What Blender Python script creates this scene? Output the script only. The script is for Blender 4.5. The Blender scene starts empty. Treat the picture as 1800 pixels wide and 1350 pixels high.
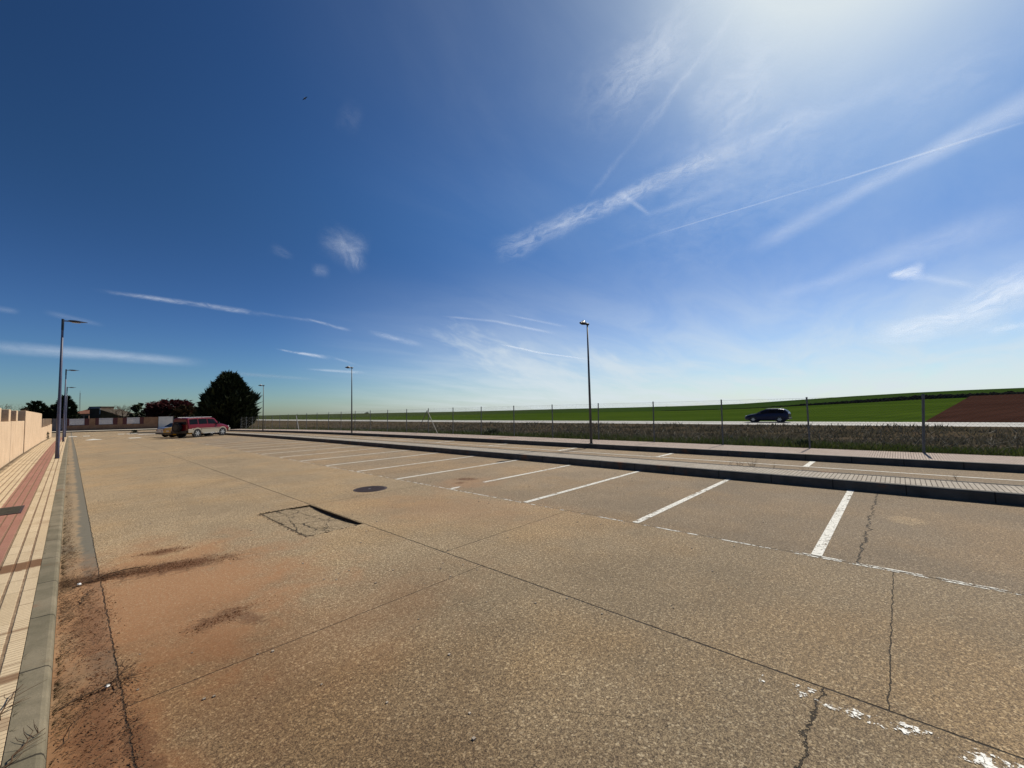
import bpy, bmesh, math, random
from mathutils import Vector, Matrix
random.seed(7)
S = bpy.context.scene
COL = S.collection
# ------------------------------------------------------------------ camera
EYE = Vector((0, 0, 1.6)); FPX = 725.7
RM = Matrix(((0.68304, -0.02786, -0.72985), (-0.72991, -0.05730, -0.68114), (-0.02284, 0.99797, -0.05949)))
_u = Vector((123-900, -(736-675), -FPX)).normalized(); _v = Vector((1580-900, -(703-675), -FPX)).normalized()
_v = (_v-_u*_u.dot(_v)).normalized(); _w = _v.cross(_u)
RM = Matrix((_v, _u, _w))
cd = bpy.data.cameras.new('camera'); cam = bpy.data.objects.new('camera', cd); COL.objects.link(cam)
cam.matrix_world = Matrix.Translation(EYE) @ RM.to_4x4()
cd.sensor_width = 36; cd.lens = FPX/1800*36; cd.clip_start = .05; cd.clip_end = 20000
S.camera = cam
# ------------------------------------------------------------------ light
SUN_EL = math.radians(46)
sd = Vector((math.cos(SUN_EL), 0, math.sin(SUN_EL)))
sl = bpy.data.lights.new('sun', 'SUN'); sl.energy = 5.0; sl.angle = math.radians(.5); sl.color = (1, .93, .80)
so = bpy.data.objects.new('sun', sl); COL.objects.link(so); so.rotation_euler = sd.to_track_quat('Z', 'Y').to_euler()
S.view_settings.view_transform = 'Standard'; S.view_settings.look = 'None'; S.view_settings.gamma = 1
S.view_settings.exposure = 0.0


# node helpers ------------------------------------------------------
class NT:
    def __init__(s, tree): s.t = tree; s.n = tree.nodes; s.l = tree.links
    def put(s, sock, v):
        if isinstance(v, bpy.types.NodeSocket): s.l.new(v, sock)
        elif v is not None: sock.default_value = v
    def m(s, op, a, b=None, c=None, clamp=False):
        n = s.n.new('ShaderNodeMath'); n.operation = op; n.use_clamp = clamp
        for i, v in enumerate((a, b, c)): s.put(n.inputs[i], v)
        return n.outputs[0]
    def v(s, op, a, b=None):
        n = s.n.new('ShaderNodeVectorMath'); n.operation = op
        s.put(n.inputs[0], a); s.put(n.inputs[1], b)
        return n.outputs['Value'] if op in ('DOT_PRODUCT', 'LENGTH', 'DISTANCE') else n.outputs[0]
    def xyz(s, x, y, z=0.0):
        n = s.n.new('ShaderNodeCombineXYZ')
        for i, q in enumerate((x, y, z)): s.put(n.inputs[i], q)
        return n.outputs[0]
    def sep(s, v):
        n = s.n.new('ShaderNodeSeparateXYZ'); s.put(n.inputs[0], v); return n.outputs
    def noise(s, vec, scale, detail=3.0, rough=.55, dist=0.0, col=False):
        n = s.n.new('ShaderNodeTexNoise'); s.put(n.inputs['Vector'], vec)
        n.inputs['Scale'].default_value = scale; n.inputs['Detail'].default_value = detail
        n.inputs['Roughness'].default_value = rough; n.inputs['Distortion'].default_value = dist
        return n.outputs[1] if col else n.outputs[0]
    def vor(s, vec, scale, feature='F1', out=0):
        n = s.n.new('ShaderNodeTexVoronoi'); n.feature = feature; s.put(n.inputs['Vector'], vec)
        n.inputs['Scale'].default_value = scale; return n.outputs[out]
    def mr(s, v, a, b, c=0.0, d=1.0, smooth=True):
        n = s.n.new('ShaderNodeMapRange'); n.interpolation_type = 'SMOOTHSTEP' if smooth else 'LINEAR'
        for i, q in enumerate((v, a, b, c, d)): s.put(n.inputs[i], q)
        return n.outputs[0]
    def mix(s, f, a, b, mode='MIX'):
        n = s.n.new('ShaderNodeMix'); n.data_type = 'RGBA'; n.blend_type = mode
        s.put(n.inputs[0], f)
        for i, q in ((6, a), (7, b)): s.put(n.inputs[i], (*q, 1) if isinstance(q, tuple) and len(q) == 3 else q)
        return n.outputs[2]
    def geo(s): return s.n.new('ShaderNodeNewGeometry').outputs['Position']
    def objc(s): return s.n.new('ShaderNodeTexCoord').outputs['Object']


def mat(name):
    m = bpy.data.materials.new(name); m.use_nodes = True
    t = NT(m.node_tree); b = t.n['Principled BSDF']
    return m, t, b

def setb(t, b, col=None, rough=None, spec=None, bump=None, bd=.005, bs=.6, metal=None, alpha=None):
    if col is not None: t.put(b.inputs['Base Color'], (*col, 1) if isinstance(col, tuple) else col)
    if rough is not None: t.put(b.inputs['Roughness'], rough)
    if spec is not None: t.put(b.inputs['Specular IOR Level'], spec)
    if metal is not None: t.put(b.inputs['Metallic'], metal)
    if alpha is not None: t.put(b.inputs['Alpha'], alpha)
    if bump is not None:
        n = t.n.new('ShaderNodeBump'); n.inputs['Distance'].default_value = bd; n.inputs['Strength'].default_value = bs
        t.l.new(bump, n.inputs['Height']); t.l.new(n.outputs[0], b.inputs['Normal'])

# ------------------------------------------------------------------ sky with thin cirrus, contrails and sun rays drawn as cloud
def pray(px, py): return (RM @ Vector((px-900, 675-py, -FPX))).normalized()
W = bpy.data.worlds.new('World'); S.world = W; W.use_nodes = True
wt = NT(W.node_tree); bg = wt.n['Background']
sky = wt.n.new('ShaderNodeTexSky'); sky.sky_type = 'NISHITA'; sky.sun_disc = False
sky.sun_elevation = SUN_EL; sky.sun_rotation = math.radians(90)
sky.altitude = 800; sky.air_density = 1.0; sky.dust_density = 0.6; sky.ozone_density = 2.5
D = wt.v('NORMALIZE', wt.n.new('ShaderNodeTexCoord').outputs['Generated'])
dx, dy, dz = wt.sep(D); sd_dot = wt.v('DOT_PRODUCT', D, tuple(sd))
gm = wt.n.new('ShaderNodeGamma'); wt.l.new(wt.v('MULTIPLY', sky.outputs[0], (.062, .080, .10)), gm.inputs[0]); gm.inputs[1].default_value = 1.6
skyc = wt.v('MULTIPLY', gm.outputs[0], (14.2, 11.8, 9.9))          # deeper, clearer upland sky
fwd = wt.m('ADD', 1.0, wt.m('MULTIPLY', wt.m('MULTIPLY', wt.mr(sd_dot, .1, .75, 0, 1), wt.mr(dz, .22, .5, 0, 1)), .34))
skyc = wt.v('MULTIPLY', skyc, wt.xyz(fwd, wt.m('MULTIPLY', fwd, wt.mr(dz, .15, .45, 1, 1.10)), wt.m('MULTIPLY', fwd, wt.mr(dz, .15, .45, 1, .95))))   # forward scattering high up
CLOUD = (6.9, 7.7, 8.2)      # in sky units, before the background strength
dx, dy, dz = wt.sep(D)
# each streak: two directions, half width at its ends (degrees), strength, fibre noise
streaks = [
 ((150, 507), (490, 556), .16, .30, 0.252, 1), ((440, 548), (560, 566), .12, .2, 0.0888, 1), ((530, 558), (622, 583), .1, .22, 0.222, 1),
 ((-120, 600), (380, 640), .6, .5, 0.252, 0), ((480, 612), (585, 631), .07, .24, 0.37, 1), ((640, 582), (750, 608), .3, .3, 0.178, 1),
 ((380, 654), (570, 668), .3, .18, 0.192, 0), ((530, 648), (650, 656), .12, .25, 0.252, 0), ((565, 622), (650, 648), .15, .12, 0.118, 1),
 ((770, 555), (900, 567), .12, .22, 0.148, 0), ((850, 561), (985, 588), .14, .22, 0.237, 0), ((880, 551), (1010, 577), .12, .2, 0.148, 0), ((870, 603), (960, 622), .08, .14, 0.407, 0), ((920, 616), (1045, 633), .12, .08, 0.407, 0),
 ((1345, -50), (1120, 255), .5, .35, .13, 1), ((1260, 60), (1010, 380), .35, .3, .07, 1), ((1250, -40), (1090, 170), 1.0, .8, .13, 1),  # these three: sun rays, added as faint cloud streaks
 ((860, 455), (1040, 368), 1.5, .9, 0.192, 1), ((950, 412), (1210, 300), 1.1, .7, 0.281, 1), ((1050, 362), (1330, 242), .5, 1.1, 0.311, 1), ((1230, 290), (1480, 180), 1.0, .8, 0.163, 1), ((1380, 225), (1640, 118), .8, .7, 0.0888, 1),
 ((1082, 333), (1148, 382), .5, .2, 0.185, 0), ((1120, 422), (1500, 308), .05, .09, 0.222, 0), ((1400, 340), (1860, 196), .08, .13, 0.296, 0),
 ((1300, 448), (1560, 312), 1.2, .8, 0.192, 0), ((1460, 362), (1720, 228), .7, 1.0, 0.222, 0), ((1600, 290), (1900, 128), .8, 1.4, 0.296, 0),
 ((1340, 530), (1520, 474), .9, .6, 0.118, 0), ((1440, 495), (1860, 350), .9, 1.6, 0.148, 0), ((1500, 220), (1860, 60), 2.5, 3, 0.074, 2),
 ((1110, 385), (1330, 315), .4, .45, 0.0888, 0), ((1030, 455), (1480, 300), .35, .3, 0.037, 0),
 ((1540, 598), (1740, 538), .8, 1.1, 0.37, 1), ((1660, 565), (1880, 470), 1.0, 1.5, 0.407, 1), ((1500, 600), (1700, 570), 1.5, 1.8, 0.148, 2),
 ((1556, 486), (1632, 474), .2, .8, 0.518, 1), ((1596, 482), (1730, 506), .45, .3, 0.178, 0),
 ((1580, 618), (1670, 605), .25, .25, 0.259, 1), ((1700, 582), (1860, 568), .35, .5, 0.222, 1),
 ((550, 412), (655, 446), 1.3, 2.0, 0.0962, 2), ((588, 400), (640, 482), 1.2, .9, 0.111, 1), ((560, 425), (655, 434), .6, .9, 0.0666, 1), ((543, 474), (584, 478), .6, .6, 0.0888, 2),
 ((590, 190), (640, 220), 1.4, 1.3, 0.0296, 2), ((470, 430), (520, 455), .6, .3, 0.0666, 2), ((70, 546), (190, 574), .3, .22, 0.074, 0),
 ((-40, 538), (40, 549), .3, .25, 0.104, 0), ((688, 674), (748, 660), .35, .6, 0.37, 1), ((770, 668), (860, 686), .4, .5, 0.163, 1),
 ((1045, 598), (1135, 668), 1.2, 1.1, 0.296, 1), ((1000, 640), (1150, 680), 1.6, 1.4, 0.555, 2), ((800, 608), (960, 655), 1.0, 2.2, 0.444, 1), ((830, 618), (1010, 690), 2.0, 2.6, 0.629, 2), ((820, 672), (1180, 698), 2.2, 2.3, 0.666, 2), ((860, 640), (1000, 660), 2.0, 1.6, 0.37, 1), ((760, 690), (1100, 712), 1.2, 1.2, 0.222, 2),
 ((1050, 180), (1220, 50), 1.8, 2.4, 0.178, 1), ((980, 240), (1320, -20), 3.0, 3.8, 0.0962, 2), ((1180, 200), (1440, 40), 2.6, 3.4, 0.118, 2), ((1230, 250), (1380, 120), 2.5, 2.5, 0.148, 1),
 ((1200, 190), (1300, 160), 1.0, 1.0, 0.104, 1), ((1040, 440), (1700, 120), 7.0, 8.0, 0.074, 2), ((1150, 330), (1500, 220), 3.5, 3.5, 0.0592, 1),
]
# broad thin veil low on the sun side and round the sun
sundot = wt.v('DOT_PRODUCT', D, tuple(sd))
cs = wt.xyz(wt.m('DIVIDE', dx, wt.m('ADD', dz, .12)), wt.m('DIVIDE', dy, wt.m('ADD', dz, .12)), 0)
vn = wt.noise(wt.v('MULTIPLY', cs, (1.0, 2.6, 1)), .8, 6, .6, .6)
az = wt.m('DIVIDE', dx, wt.m('SQRT', wt.m('ADD', wt.m('MULTIPLY', dx, dx), wt.m('MULTIPLY', dy, dy))))
low = wt.m('MULTIPLY', wt.mr(dz, -.04, .36, 1, 0), wt.mr(az, .25, .85, 0, 1))
veil = wt.m('MULTIPLY', low, wt.mr(vn, .25, .75, .55, .95))
au = wt.m('POWER', wt.m('MAXIMUM', sundot, 0.0), 42.0)
au_w = wt.m('POWER', wt.m('MAXIMUM', sundot, 0.0), 8.0)
au2 = wt.m('MULTIPLY', wt.mr(sundot, .55, 1.0, 0, 1), wt.mr(vn, .3, .8, .02, .12))
veil = wt.m('ADD', veil, wt.m('ADD', wt.m('ADD', wt.m('MULTIPLY', au, 1.35), wt.m('MULTIPLY', au_w, .13)), au2))
def bank(a, b, w, st, k1, k2, lo, hi, seed):      # a soft bank of high cloud between two directions
    A = pray(*a); B = pray(*b); nn = A.cross(B).normalized(); Mi = (A+B).normalized(); T = nn.cross(Mi).normalized(); half = math.acos(A.dot(B))/2
    al = wt.v('DOT_PRODUCT', D, tuple(T)); ac = wt.v('DOT_PRODUCT', D, tuple(nn))
    nz = wt.noise(wt.xyz(wt.m('MULTIPLY', al, k1), wt.m('MULTIPLY', ac, k2), seed), 1.0, 7, .62, .5)
    r = wt.m('SQRT', wt.m('ADD', wt.m('POWER', wt.m('DIVIDE', al, half), 2.0), wt.m('POWER', wt.m('DIVIDE', ac, math.radians(w)), 2.0)))
    r = wt.m('ADD', r, wt.m('MULTIPLY', wt.m('SUBTRACT', nz, .5), 2.4))
    return wt.m('MULTIPLY', wt.mr(r, lo, hi, st, 0), wt.m('GREATER_THAN', wt.v('DOT_PRODUCT', D, tuple(Mi)), .3))
for q_ in (((790, 590), (1090, 715), 2.8, .62, 14, 40, -.2, 1.25, 2.0), ((1010, 615), (1150, 672), 1.5, .5, 20, 50, -.1, 1.2, 5.0), ((830, 690), (1300, 705), 1.6, .35, 8, 40, -.1, 1.2, 8.0)):
    b_ = bank(*q_); veil = wt.m('SUBTRACT', wt.m('ADD', veil, b_), wt.m('MULTIPLY', veil, b_))
alpha = wt.m('MINIMUM', veil, 1.0)
final = wt.mix(alpha, skyc, CLOUD)
wt.l.new(final, bg.inputs[0]); bg.inputs[1].default_value = .1

# ------------------------------------------------------------------ object helpers
def link(name, me, parent=None, m=None):
    o = bpy.data.objects.new(name, me); COL.objects.link(o)
    if parent: o.parent = parent
    if m: me.materials.append(m)
    return o
def mesh(name, verts, faces, m=None, parent=None, smooth=False):
    me = bpy.data.meshes.new(name); me.from_pydata([tuple(v) for v in verts], [], faces); me.update()
    if smooth: me.polygons.foreach_set('use_smooth', [True]*len(me.polygons))
    return link(name, me, parent, m)
def tag(o, label=None, cat=None, group=None, kind=None):
    if label: o['label'] = label
    if cat: o['category'] = cat
    if group: o['group'] = group
    if kind: o['kind'] = kind
    return o
def empty(name, loc, rz=0, label=None, cat=None, group=None):
    o = bpy.data.objects.new(name, None); COL.objects.link(o); o.location = loc; o.rotation_euler = (0, 0, rz)
    o.empty_display_size = .2
    return tag(o, label, cat, group)
def struct(o): o['kind'] = 'structure'; return o
class MB:
    def __init__(s): s.v = []; s.f = []
    def quad(s, a, b, c, d): i = len(s.v); s.v += [a, b, c, d]; s.f.append((i, i+1, i+2, i+3))
    def tri(s, a, b, c): i = len(s.v); s.v += [a, b, c]; s.f.append((i, i+1, i+2))
    def box(s, x0, x1, y0, y1, z0, z1):
        i = len(s.v)
        s.v += [(x, y, z) for z in (z0, z1) for (x, y) in ((x0, y0), (x1, y0), (x1, y1), (x0, y1))]
        s.f += [(i, i+3, i+2, i+1), (i+4, i+5, i+6, i+7)]+[(i+k, i+(k+1) % 4, i+4+(k+1) % 4, i+4+k) for k in range(4)]
    def obox(s, c, ax, ay, az):      # oriented box, centre and half-axis vectors
        i = len(s.v); c = Vector(c); ax = Vector(ax); ay = Vector(ay); az = Vector(az)
        for sz in (-1, 1):
            for (sx, sy) in ((-1, -1), (1, -1), (1, 1), (-1, 1)): s.v.append(tuple(c+ax*sx+ay*sy+az*sz))
        s.f += [(i, i+3, i+2, i+1), (i+4, i+5, i+6, i+7)]+[(i+k, i+(k+1) % 4, i+4+(k+1) % 4, i+4+k) for k in range(4)]
    def tube(s, pts, rad, n=8, cap=True):
        pts = [Vector(p) for p in pts]
        if not isinstance(rad, (list, tuple)): rad = [rad]*len(pts)
        base = len(s.v)
        for k, p in enumerate(pts):
            d = (pts[min(k+1, len(pts)-1)]-pts[max(k-1, 0)]).normalized()
            a = d.cross(Vector((0, 0, 1)) if abs(d.z) < .9 else Vector((1, 0, 0))).normalized(); b = d.cross(a)
            for j in range(n):
                t = 2*math.pi*j/n; s.v.append(tuple(p+(a*math.cos(t)+b*math.sin(t))*rad[k]))
        for k in range(len(pts)-1):
            for j in range(n):
                q = base+k*n+j; r = base+k*n+(j+1) % n; s.f.append((q, r, r+n, q+n))
        if cap:
            s.f.append(tuple(base+j for j in range(n))[::-1]); e = base+(len(pts)-1)*n; s.f.append(tuple(e+j for j in range(n)))
    def disc(s, c, ax, r, th, n=20):  # solid disc about axis vector ax
        c = Vector(c); ax = Vector(ax).normalized(); s.tube([c-ax*th/2, c+ax*th/2], r, n)
    def build(s, name, m, parent=None, smooth=False): return mesh(name, s.v, s.f, m, parent, smooth)
def bevel(o, w, seg=2):
    b = o.modifiers.new('bevel', 'BEVEL'); b.width = w; b.segments = seg; b.limit_method = 'ANGLE'; return o
def copy_tree(o, parent=None):
    c = o.copy(); COL.objects.link(c)
    if parent: c.parent = parent
    for ch in [q for q in bpy.data.objects if q.parent == o]: copy_tree(ch, c)
    return c
def zg(y):
    if y < 15: return 0.0
    if y < 55: return -.0002*(y-15)**2
    if y < 89: return max(-.6, -.32-.016*(y-55)+.00023*(y-55)**2)
    return -.6
def gpt(px, py, dz=0.0):
    d = pray(px, py); t = 1.0
    while t < 3000:
        q = EYE+d*t
        if q.z < zg(q.y)+dz: return q
        t *= 1.001
    return q
def atd(px, py, depth):               # a point seen at px, py at this distance along the view
    d = RM @ Vector((px-900, 675-py, -FPX)); return EYE+d*(depth/FPX)

# ------------------------------------------------------------------ cirrus, contrails and added sun-ray streaks: thin sheets high above the land
def cloud_ray_mat(k):
    m = bpy.data.materials.new('cirrus_and_rays'); m.use_nodes = True; t = NT(m.node_tree); t.n.remove(t.n['Principled BSDF'])
    def uv(nm):
        n = t.n.new('ShaderNodeUVMap'); n.uv_map = nm; return n.outputs[0]
    al, q0, _ = t.sep(uv('shape')); aa, ab, _ = t.sep(uv('angle')); st, sd_, _ = t.sep(uv('info'))
    wp = t.m('MULTIPLY', t.m('SUBTRACT', t.noise(t.xyz(aa, ab, sd_), 14, 3, .6), .5), .06)
    nv = t.xyz(t.m('MULTIPLY', t.m('ADD', aa, wp), (16 if k != 2 else 16)), t.m('MULTIPLY', t.m('ADD', ab, wp), 60 if k != 2 else 30), sd_)
    nz = t.noise(nv, 1.5 if k else .9, 8, .66, .4)
    wn = t.m('SUBTRACT', t.noise(t.xyz(aa, t.m('MULTIPLY', sd_, 3.1), ab), 9 if k else 4, 4, .6), .5)
    q = t.m('ABSOLUTE', t.m('ADD', q0, t.m('MULTIPLY', wn, 1.7 if k else .8)))
    edge = t.mr(q, -.2, 1.7 if k else 1.4, 1, 0)
    ends = t.mr(t.m('ABSOLUTE', al), .35 if k != 2 else .2, .98, 1, 0)
    tex = t.mr(nz, .25 if k else .15, .78 if k else .65, .0 if k else .35, 1.6 if k else 1.15)
    r = t.m('MULTIPLY', t.m('MULTIPLY', edge, ends), t.m('MULTIPLY', tex, st), clamp=True)
    tr = t.n.new('ShaderNodeBsdfTransparent'); tl = t.n.new('ShaderNodeBsdfTranslucent'); df = t.n.new('ShaderNodeBsdfDiffuse')
    tl.inputs[0].default_value = (.86, .92, 1, 1); df.inputs[0].default_value = (.9, .9, .9, 1)
    a = t.n.new('ShaderNodeMixShader'); a.inputs[0].default_value = .15; t.l.new(tl.outputs[0], a.inputs[1]); t.l.new(df.outputs[0], a.inputs[2])
    mx = t.n.new('ShaderNodeMixShader'); t.l.new(r, mx.inputs[0]); t.l.new(tr.outputs[0], mx.inputs[1]); t.l.new(a.outputs[0], mx.inputs[2])
    t.l.new(mx.outputs[0], t.n['Material Output'].inputs[0]); return m
CM = [cloud_ray_mat(k) for k in range(3)]
for i_, (a, b, wa, wb, st, k) in enumerate(streaks):
    A = pray(*a); B = pray(*b); nn = A.cross(B).normalized(); Mi = (A+B).normalized(); T = nn.cross(Mi).normalized()
    if T.dot(B) < 0: T = -T; 
    half = math.acos(max(-1, min(1, A.dot(B))))/2; nu, nv_ = 24, 6; V = []; U1 = []; U2 = []
    for j in range(nv_+1):
        for i in range(nu+1):
            al = -1.02+2.04*i/nu; q = -2.2+4.4*j/nv_; w = math.radians(wa+(wb-wa)*(al+1)/2); ang = al*half
            d = (Mi*math.cos(ang)+T*math.sin(ang)+nn*math.tan(q*w)).normalized()
            R_ = (1200+i_*45)/max(d.z, .09); V.append(tuple(EYE+d*R_)); U1.append((al, q)); U2.append((ang, q*w))
    F = [(j*(nu+1)+i, j*(nu+1)+i+1, (j+1)*(nu+1)+i+1, (j+1)*(nu+1)+i) for j in range(nv_) for i in range(nu)]
    o = mesh('cloud_ray_sheet', V, F, CM[k]); me = o.data; struct(o)
    L1 = me.uv_layers.new(name='shape'); L2 = me.uv_layers.new(name='angle'); L3 = me.uv_layers.new(name='info')
    for lp in me.loops:
        L1.data[lp.index].uv = U1[lp.vertex_index]; L2.data[lp.index].uv = U2[lp.vertex_index]; L3.data[lp.index].uv = (st, a[0]*.37)

# ------------------------------------------------------------------ materials
def crackline(t, px, py, wob, a, b, th, soft=.6):
    ax, ay = a; bx, by = b; L = math.hypot(bx-ax, by-ay); tx, ty = (bx-ax)/L, (by-ay)/L; nx, ny = -ty, tx
    across = t.m('MULTIPLY_ADD', px, nx, t.m('MULTIPLY_ADD', py, ny, -(ax*nx+ay*ny)))
    along = t.m('MULTIPLY_ADD', px, tx, t.m('MULTIPLY_ADD', py, ty, -(ax*tx+ay*ty)))
    q = t.m('ABSOLUTE', t.m('ADD', across, wob))
    l = t.mr(q, th*soft, th*1.6, 1, 0)
    return t.m('MULTIPLY', l, t.m('MULTIPLY', t.m('GREATER_THAN', along, 0.0), t.m('LESS_THAN', along, L)))
def blob(t, px, py, nz, c, rx, ry, rot, lo=1.25, hi=.55, amp=1.0):
    cr, sr = math.cos(rot), math.sin(rot)
    x = t.m('MULTIPLY_ADD', px, cr/rx, t.m('MULTIPLY_ADD', py, sr/rx, -(c[0]*cr+c[1]*sr)/rx))
    y = t.m('MULTIPLY_ADD', px, -sr/ry, t.m('MULTIPLY_ADD', py, cr/ry, -(-c[0]*sr+c[1]*cr)/ry))
    r = t.m('SQRT', t.m('ADD', t.m('MULTIPLY', x, x), t.m('MULTIPLY', y, y)))
    r = t.m('ADD', r, t.m('MULTIPLY', t.m('SUBTRACT', nz, .5), 2.2*amp))
    return t.mr(r, hi, lo, 1, 0)
def aggregate(t, P, cola, colb, colc):
    v = t.n.new('ShaderNodeTexVoronoi'); t.put(v.inputs['Vector'], P); v.inputs['Scale'].default_value = 220
    cell = t.sep(v.outputs['Color'])[0]
    v2 = t.n.new('ShaderNodeTexVoronoi'); t.put(v2.inputs['Vector'], P); v2.inputs['Scale'].default_value = 100
    cell2 = t.sep(v2.outputs['Color'])[1]
    n1 = t.noise(P, 40, 5, .7); n2 = t.noise(P, 1.1, 5, .6); n3 = t.noise(P, .22, 3, .6)
    st = t.mix(t.mr(cell, .25, .95), cola, colb)
    st = t.mix(t.mr(cell2, .90, .94, 0, .7), st, colc)
    st = t.mix(t.m('MULTIPLY', t.mr(n1, .38, .7), .30), st, (colc[0]*.9, colc[1]*.9, colc[2]*.85))
    sh = t.m('ADD', .46, t.m('ADD', t.m('MULTIPLY', n2, .52), t.m('MULTIPLY', n3, .56)))
    sh = t.m('MULTIPLY', sh, t.mr(n1, .3, .7, .78, 1.22))
    gp = t.mr(t.noise(P, 95, 3, .7), .38, .50, .42, 1); sh = t.m('MULTIPLY', sh, gp)
    c = t.mix(1.0, st, t.xyz(sh, sh, sh), 'MULTIPLY')
    h = t.m('ADD', t.m('MULTIPLY', v.outputs['Distance'], .8), t.m('MULTIPLY', n1, 1.6))
    return c, h, n1, n2, n3
CRACK = (.018, .014, .01)
def make_asphalt():
    m, t, b = mat('worn_asphalt'); P = t.geo(); px, py, pz = t.sep(P)
    c, h, n1, n2, n3 = aggregate(t, P, (.108, .075, .045), (.300, .221, .136), (.47, .38, .26))
    # bays and the strip behind the island: greyer
    g = t.mr(px, 5.30, 5.36, 0, .75)
    c = t.mix(g, c, t.mix(1.0, c, (.88, .88, .93), 'MULTIPLY'))
    falloff = t.m('MULTIPLY', t.mr(t.m('ADD', py, t.m('MULTIPLY', t.noise(P, .5, 3, .6), 3.0)), 2.5, 8.5, 1.02, 1.42), t.mr(px, 5.30, 5.36, 1, .95))  # light falloff painted into the colour: darker foreground, brighter middle distance
    c = t.mix(1.0, c, t.xyz(falloff, falloff, t.m('MULTIPLY', falloff, .97)), 'MULTIPLY')
    hue = t.noise(P, .45, 4, .6)
    c = t.mix(t.mr(hue, .42, .66, 0, .55), c, t.mix(1.0, c, (1.16, 1.02, .82), 'MULTIPLY'))
    # elongated tyre-worn smears along the driving lane
    lane = t.noise(t.v('MULTIPLY', P, (1.0, .09, 1)), 1.5, 4, .6)
    c = t.mix(t.mr(lane, .45, .7, 0, .3), c, t.mix(1.0, c, (.80, .79, .79), 'MULTIPLY'))
    # spots
    sp = t.noise(P, 2.3, 3, .8, 1.0)
    c = t.mix(t.mr(sp, .70, .78, 0, .5), c, (.07, .048, .03))
    wob1 = t.m('MULTIPLY', t.m('SUBTRACT', t.noise(P, 9, 5, .75), .5), .05)
    wob2 = t.m('MULTIPLY', t.m('SUBTRACT', t.noise(P, 2.6, 6, .75), .5), .30)
    wob3 = t.m('MULTIPLY', t.m('SUBTRACT', t.noise(P, 30, 2, .7), .5), .016)
    # gutter of smooth concrete with sand washed into it
    gut = t.m('LESS_THAN', t.m('ADD', px, t.m('MULTIPLY', wob3, .6)), .25)
    gc = t.mix(t.noise(P, 14, 5, .6), (.115, .105, .08), (.175, .155, .118))
    sand = t.m('MULTIPLY', t.mr(t.m('ADD', px, wob2), .11, .17, 1, 0), t.mr(n2, .3, .55, .35, 1))
    gc = t.mix(sand, gc, t.mix(n1, (.23, .165, .095), (.34, .25, .155)))
    c = t.mix(gut, c, gc)
    # red soil washed over the asphalt
    zr = t.noise(P, 2.1, 6, .68, .4); zf = t.m('ADD', t.m('MULTIPLY', t.noise(t.v('MULTIPLY', P, (1, 1.6, 1)), 5.5, 6, .75, .6), .72), t.m('MULTIPLY', t.noise(P, 34, 5, .8), .28))
    red = blob(t, px, py, zr, (.55, 5.0), 1.35, 2.0, 0.0, 1.35, .25, .9)
    red = t.m('MAXIMUM', red, blob(t, px, py, zr, (.15, 2.8), .33, 2.2, 0, 1.3, .2, .8))
    red = t.m('MAXIMUM', red, t.m('MULTIPLY', blob(t, px, py, zr, (4.3, 5.6), 1.1, 2.1, .3, 1.3, .1, .9), .38))
    red = t.m('MAXIMUM', red, t.m('MULTIPLY', blob(t, px, py, zr, (5.9, 7.0), .9, .7, .3, 1.3, .1, .9), .5))
    red = t.m('MAXIMUM', red, t.m('MULTIPLY', blob(t, px, py, zr, (1.0, 3.2), 1.9, .9, .1, 1.3, .1, .9), .35))
    soil = t.mix(t.noise(P, 55, 4, .75), (.19, .085, .034), (.44, .225, .105))
    c = t.mix(t.m('MULTIPLY', red, t.mr(n1, .3, .75, .92, .5)), c, soil)
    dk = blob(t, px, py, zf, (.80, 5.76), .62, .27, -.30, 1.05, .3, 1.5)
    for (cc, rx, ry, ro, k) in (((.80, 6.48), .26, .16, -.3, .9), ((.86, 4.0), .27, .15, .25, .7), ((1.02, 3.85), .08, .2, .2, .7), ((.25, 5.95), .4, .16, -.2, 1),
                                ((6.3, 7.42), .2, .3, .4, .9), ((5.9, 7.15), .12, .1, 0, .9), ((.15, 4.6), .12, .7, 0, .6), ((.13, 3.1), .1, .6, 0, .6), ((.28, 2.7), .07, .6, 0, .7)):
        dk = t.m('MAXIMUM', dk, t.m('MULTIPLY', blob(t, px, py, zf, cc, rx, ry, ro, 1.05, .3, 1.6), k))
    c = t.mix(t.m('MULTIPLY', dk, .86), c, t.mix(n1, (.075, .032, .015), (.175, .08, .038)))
    near_brown = blob(t, px, py, n2, (.45, 2.2), 1.5, 2.2, 0, 1.3, .35, .6); c = t.mix(near_brown, c, t.mix(1.0, c, (.74, .66, .58), 'MULTIPLY'))  # darker and browner towards the near end of the left kerb
    # pale disc
    c = t.mix(blob(t, px, py, n2, (7.64, .02), .26, .2, 0, 1.2, .8, .5), c, t.mix(1.0, c, (1.3, 1.3, 1.25), 'MULTIPLY'))
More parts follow.
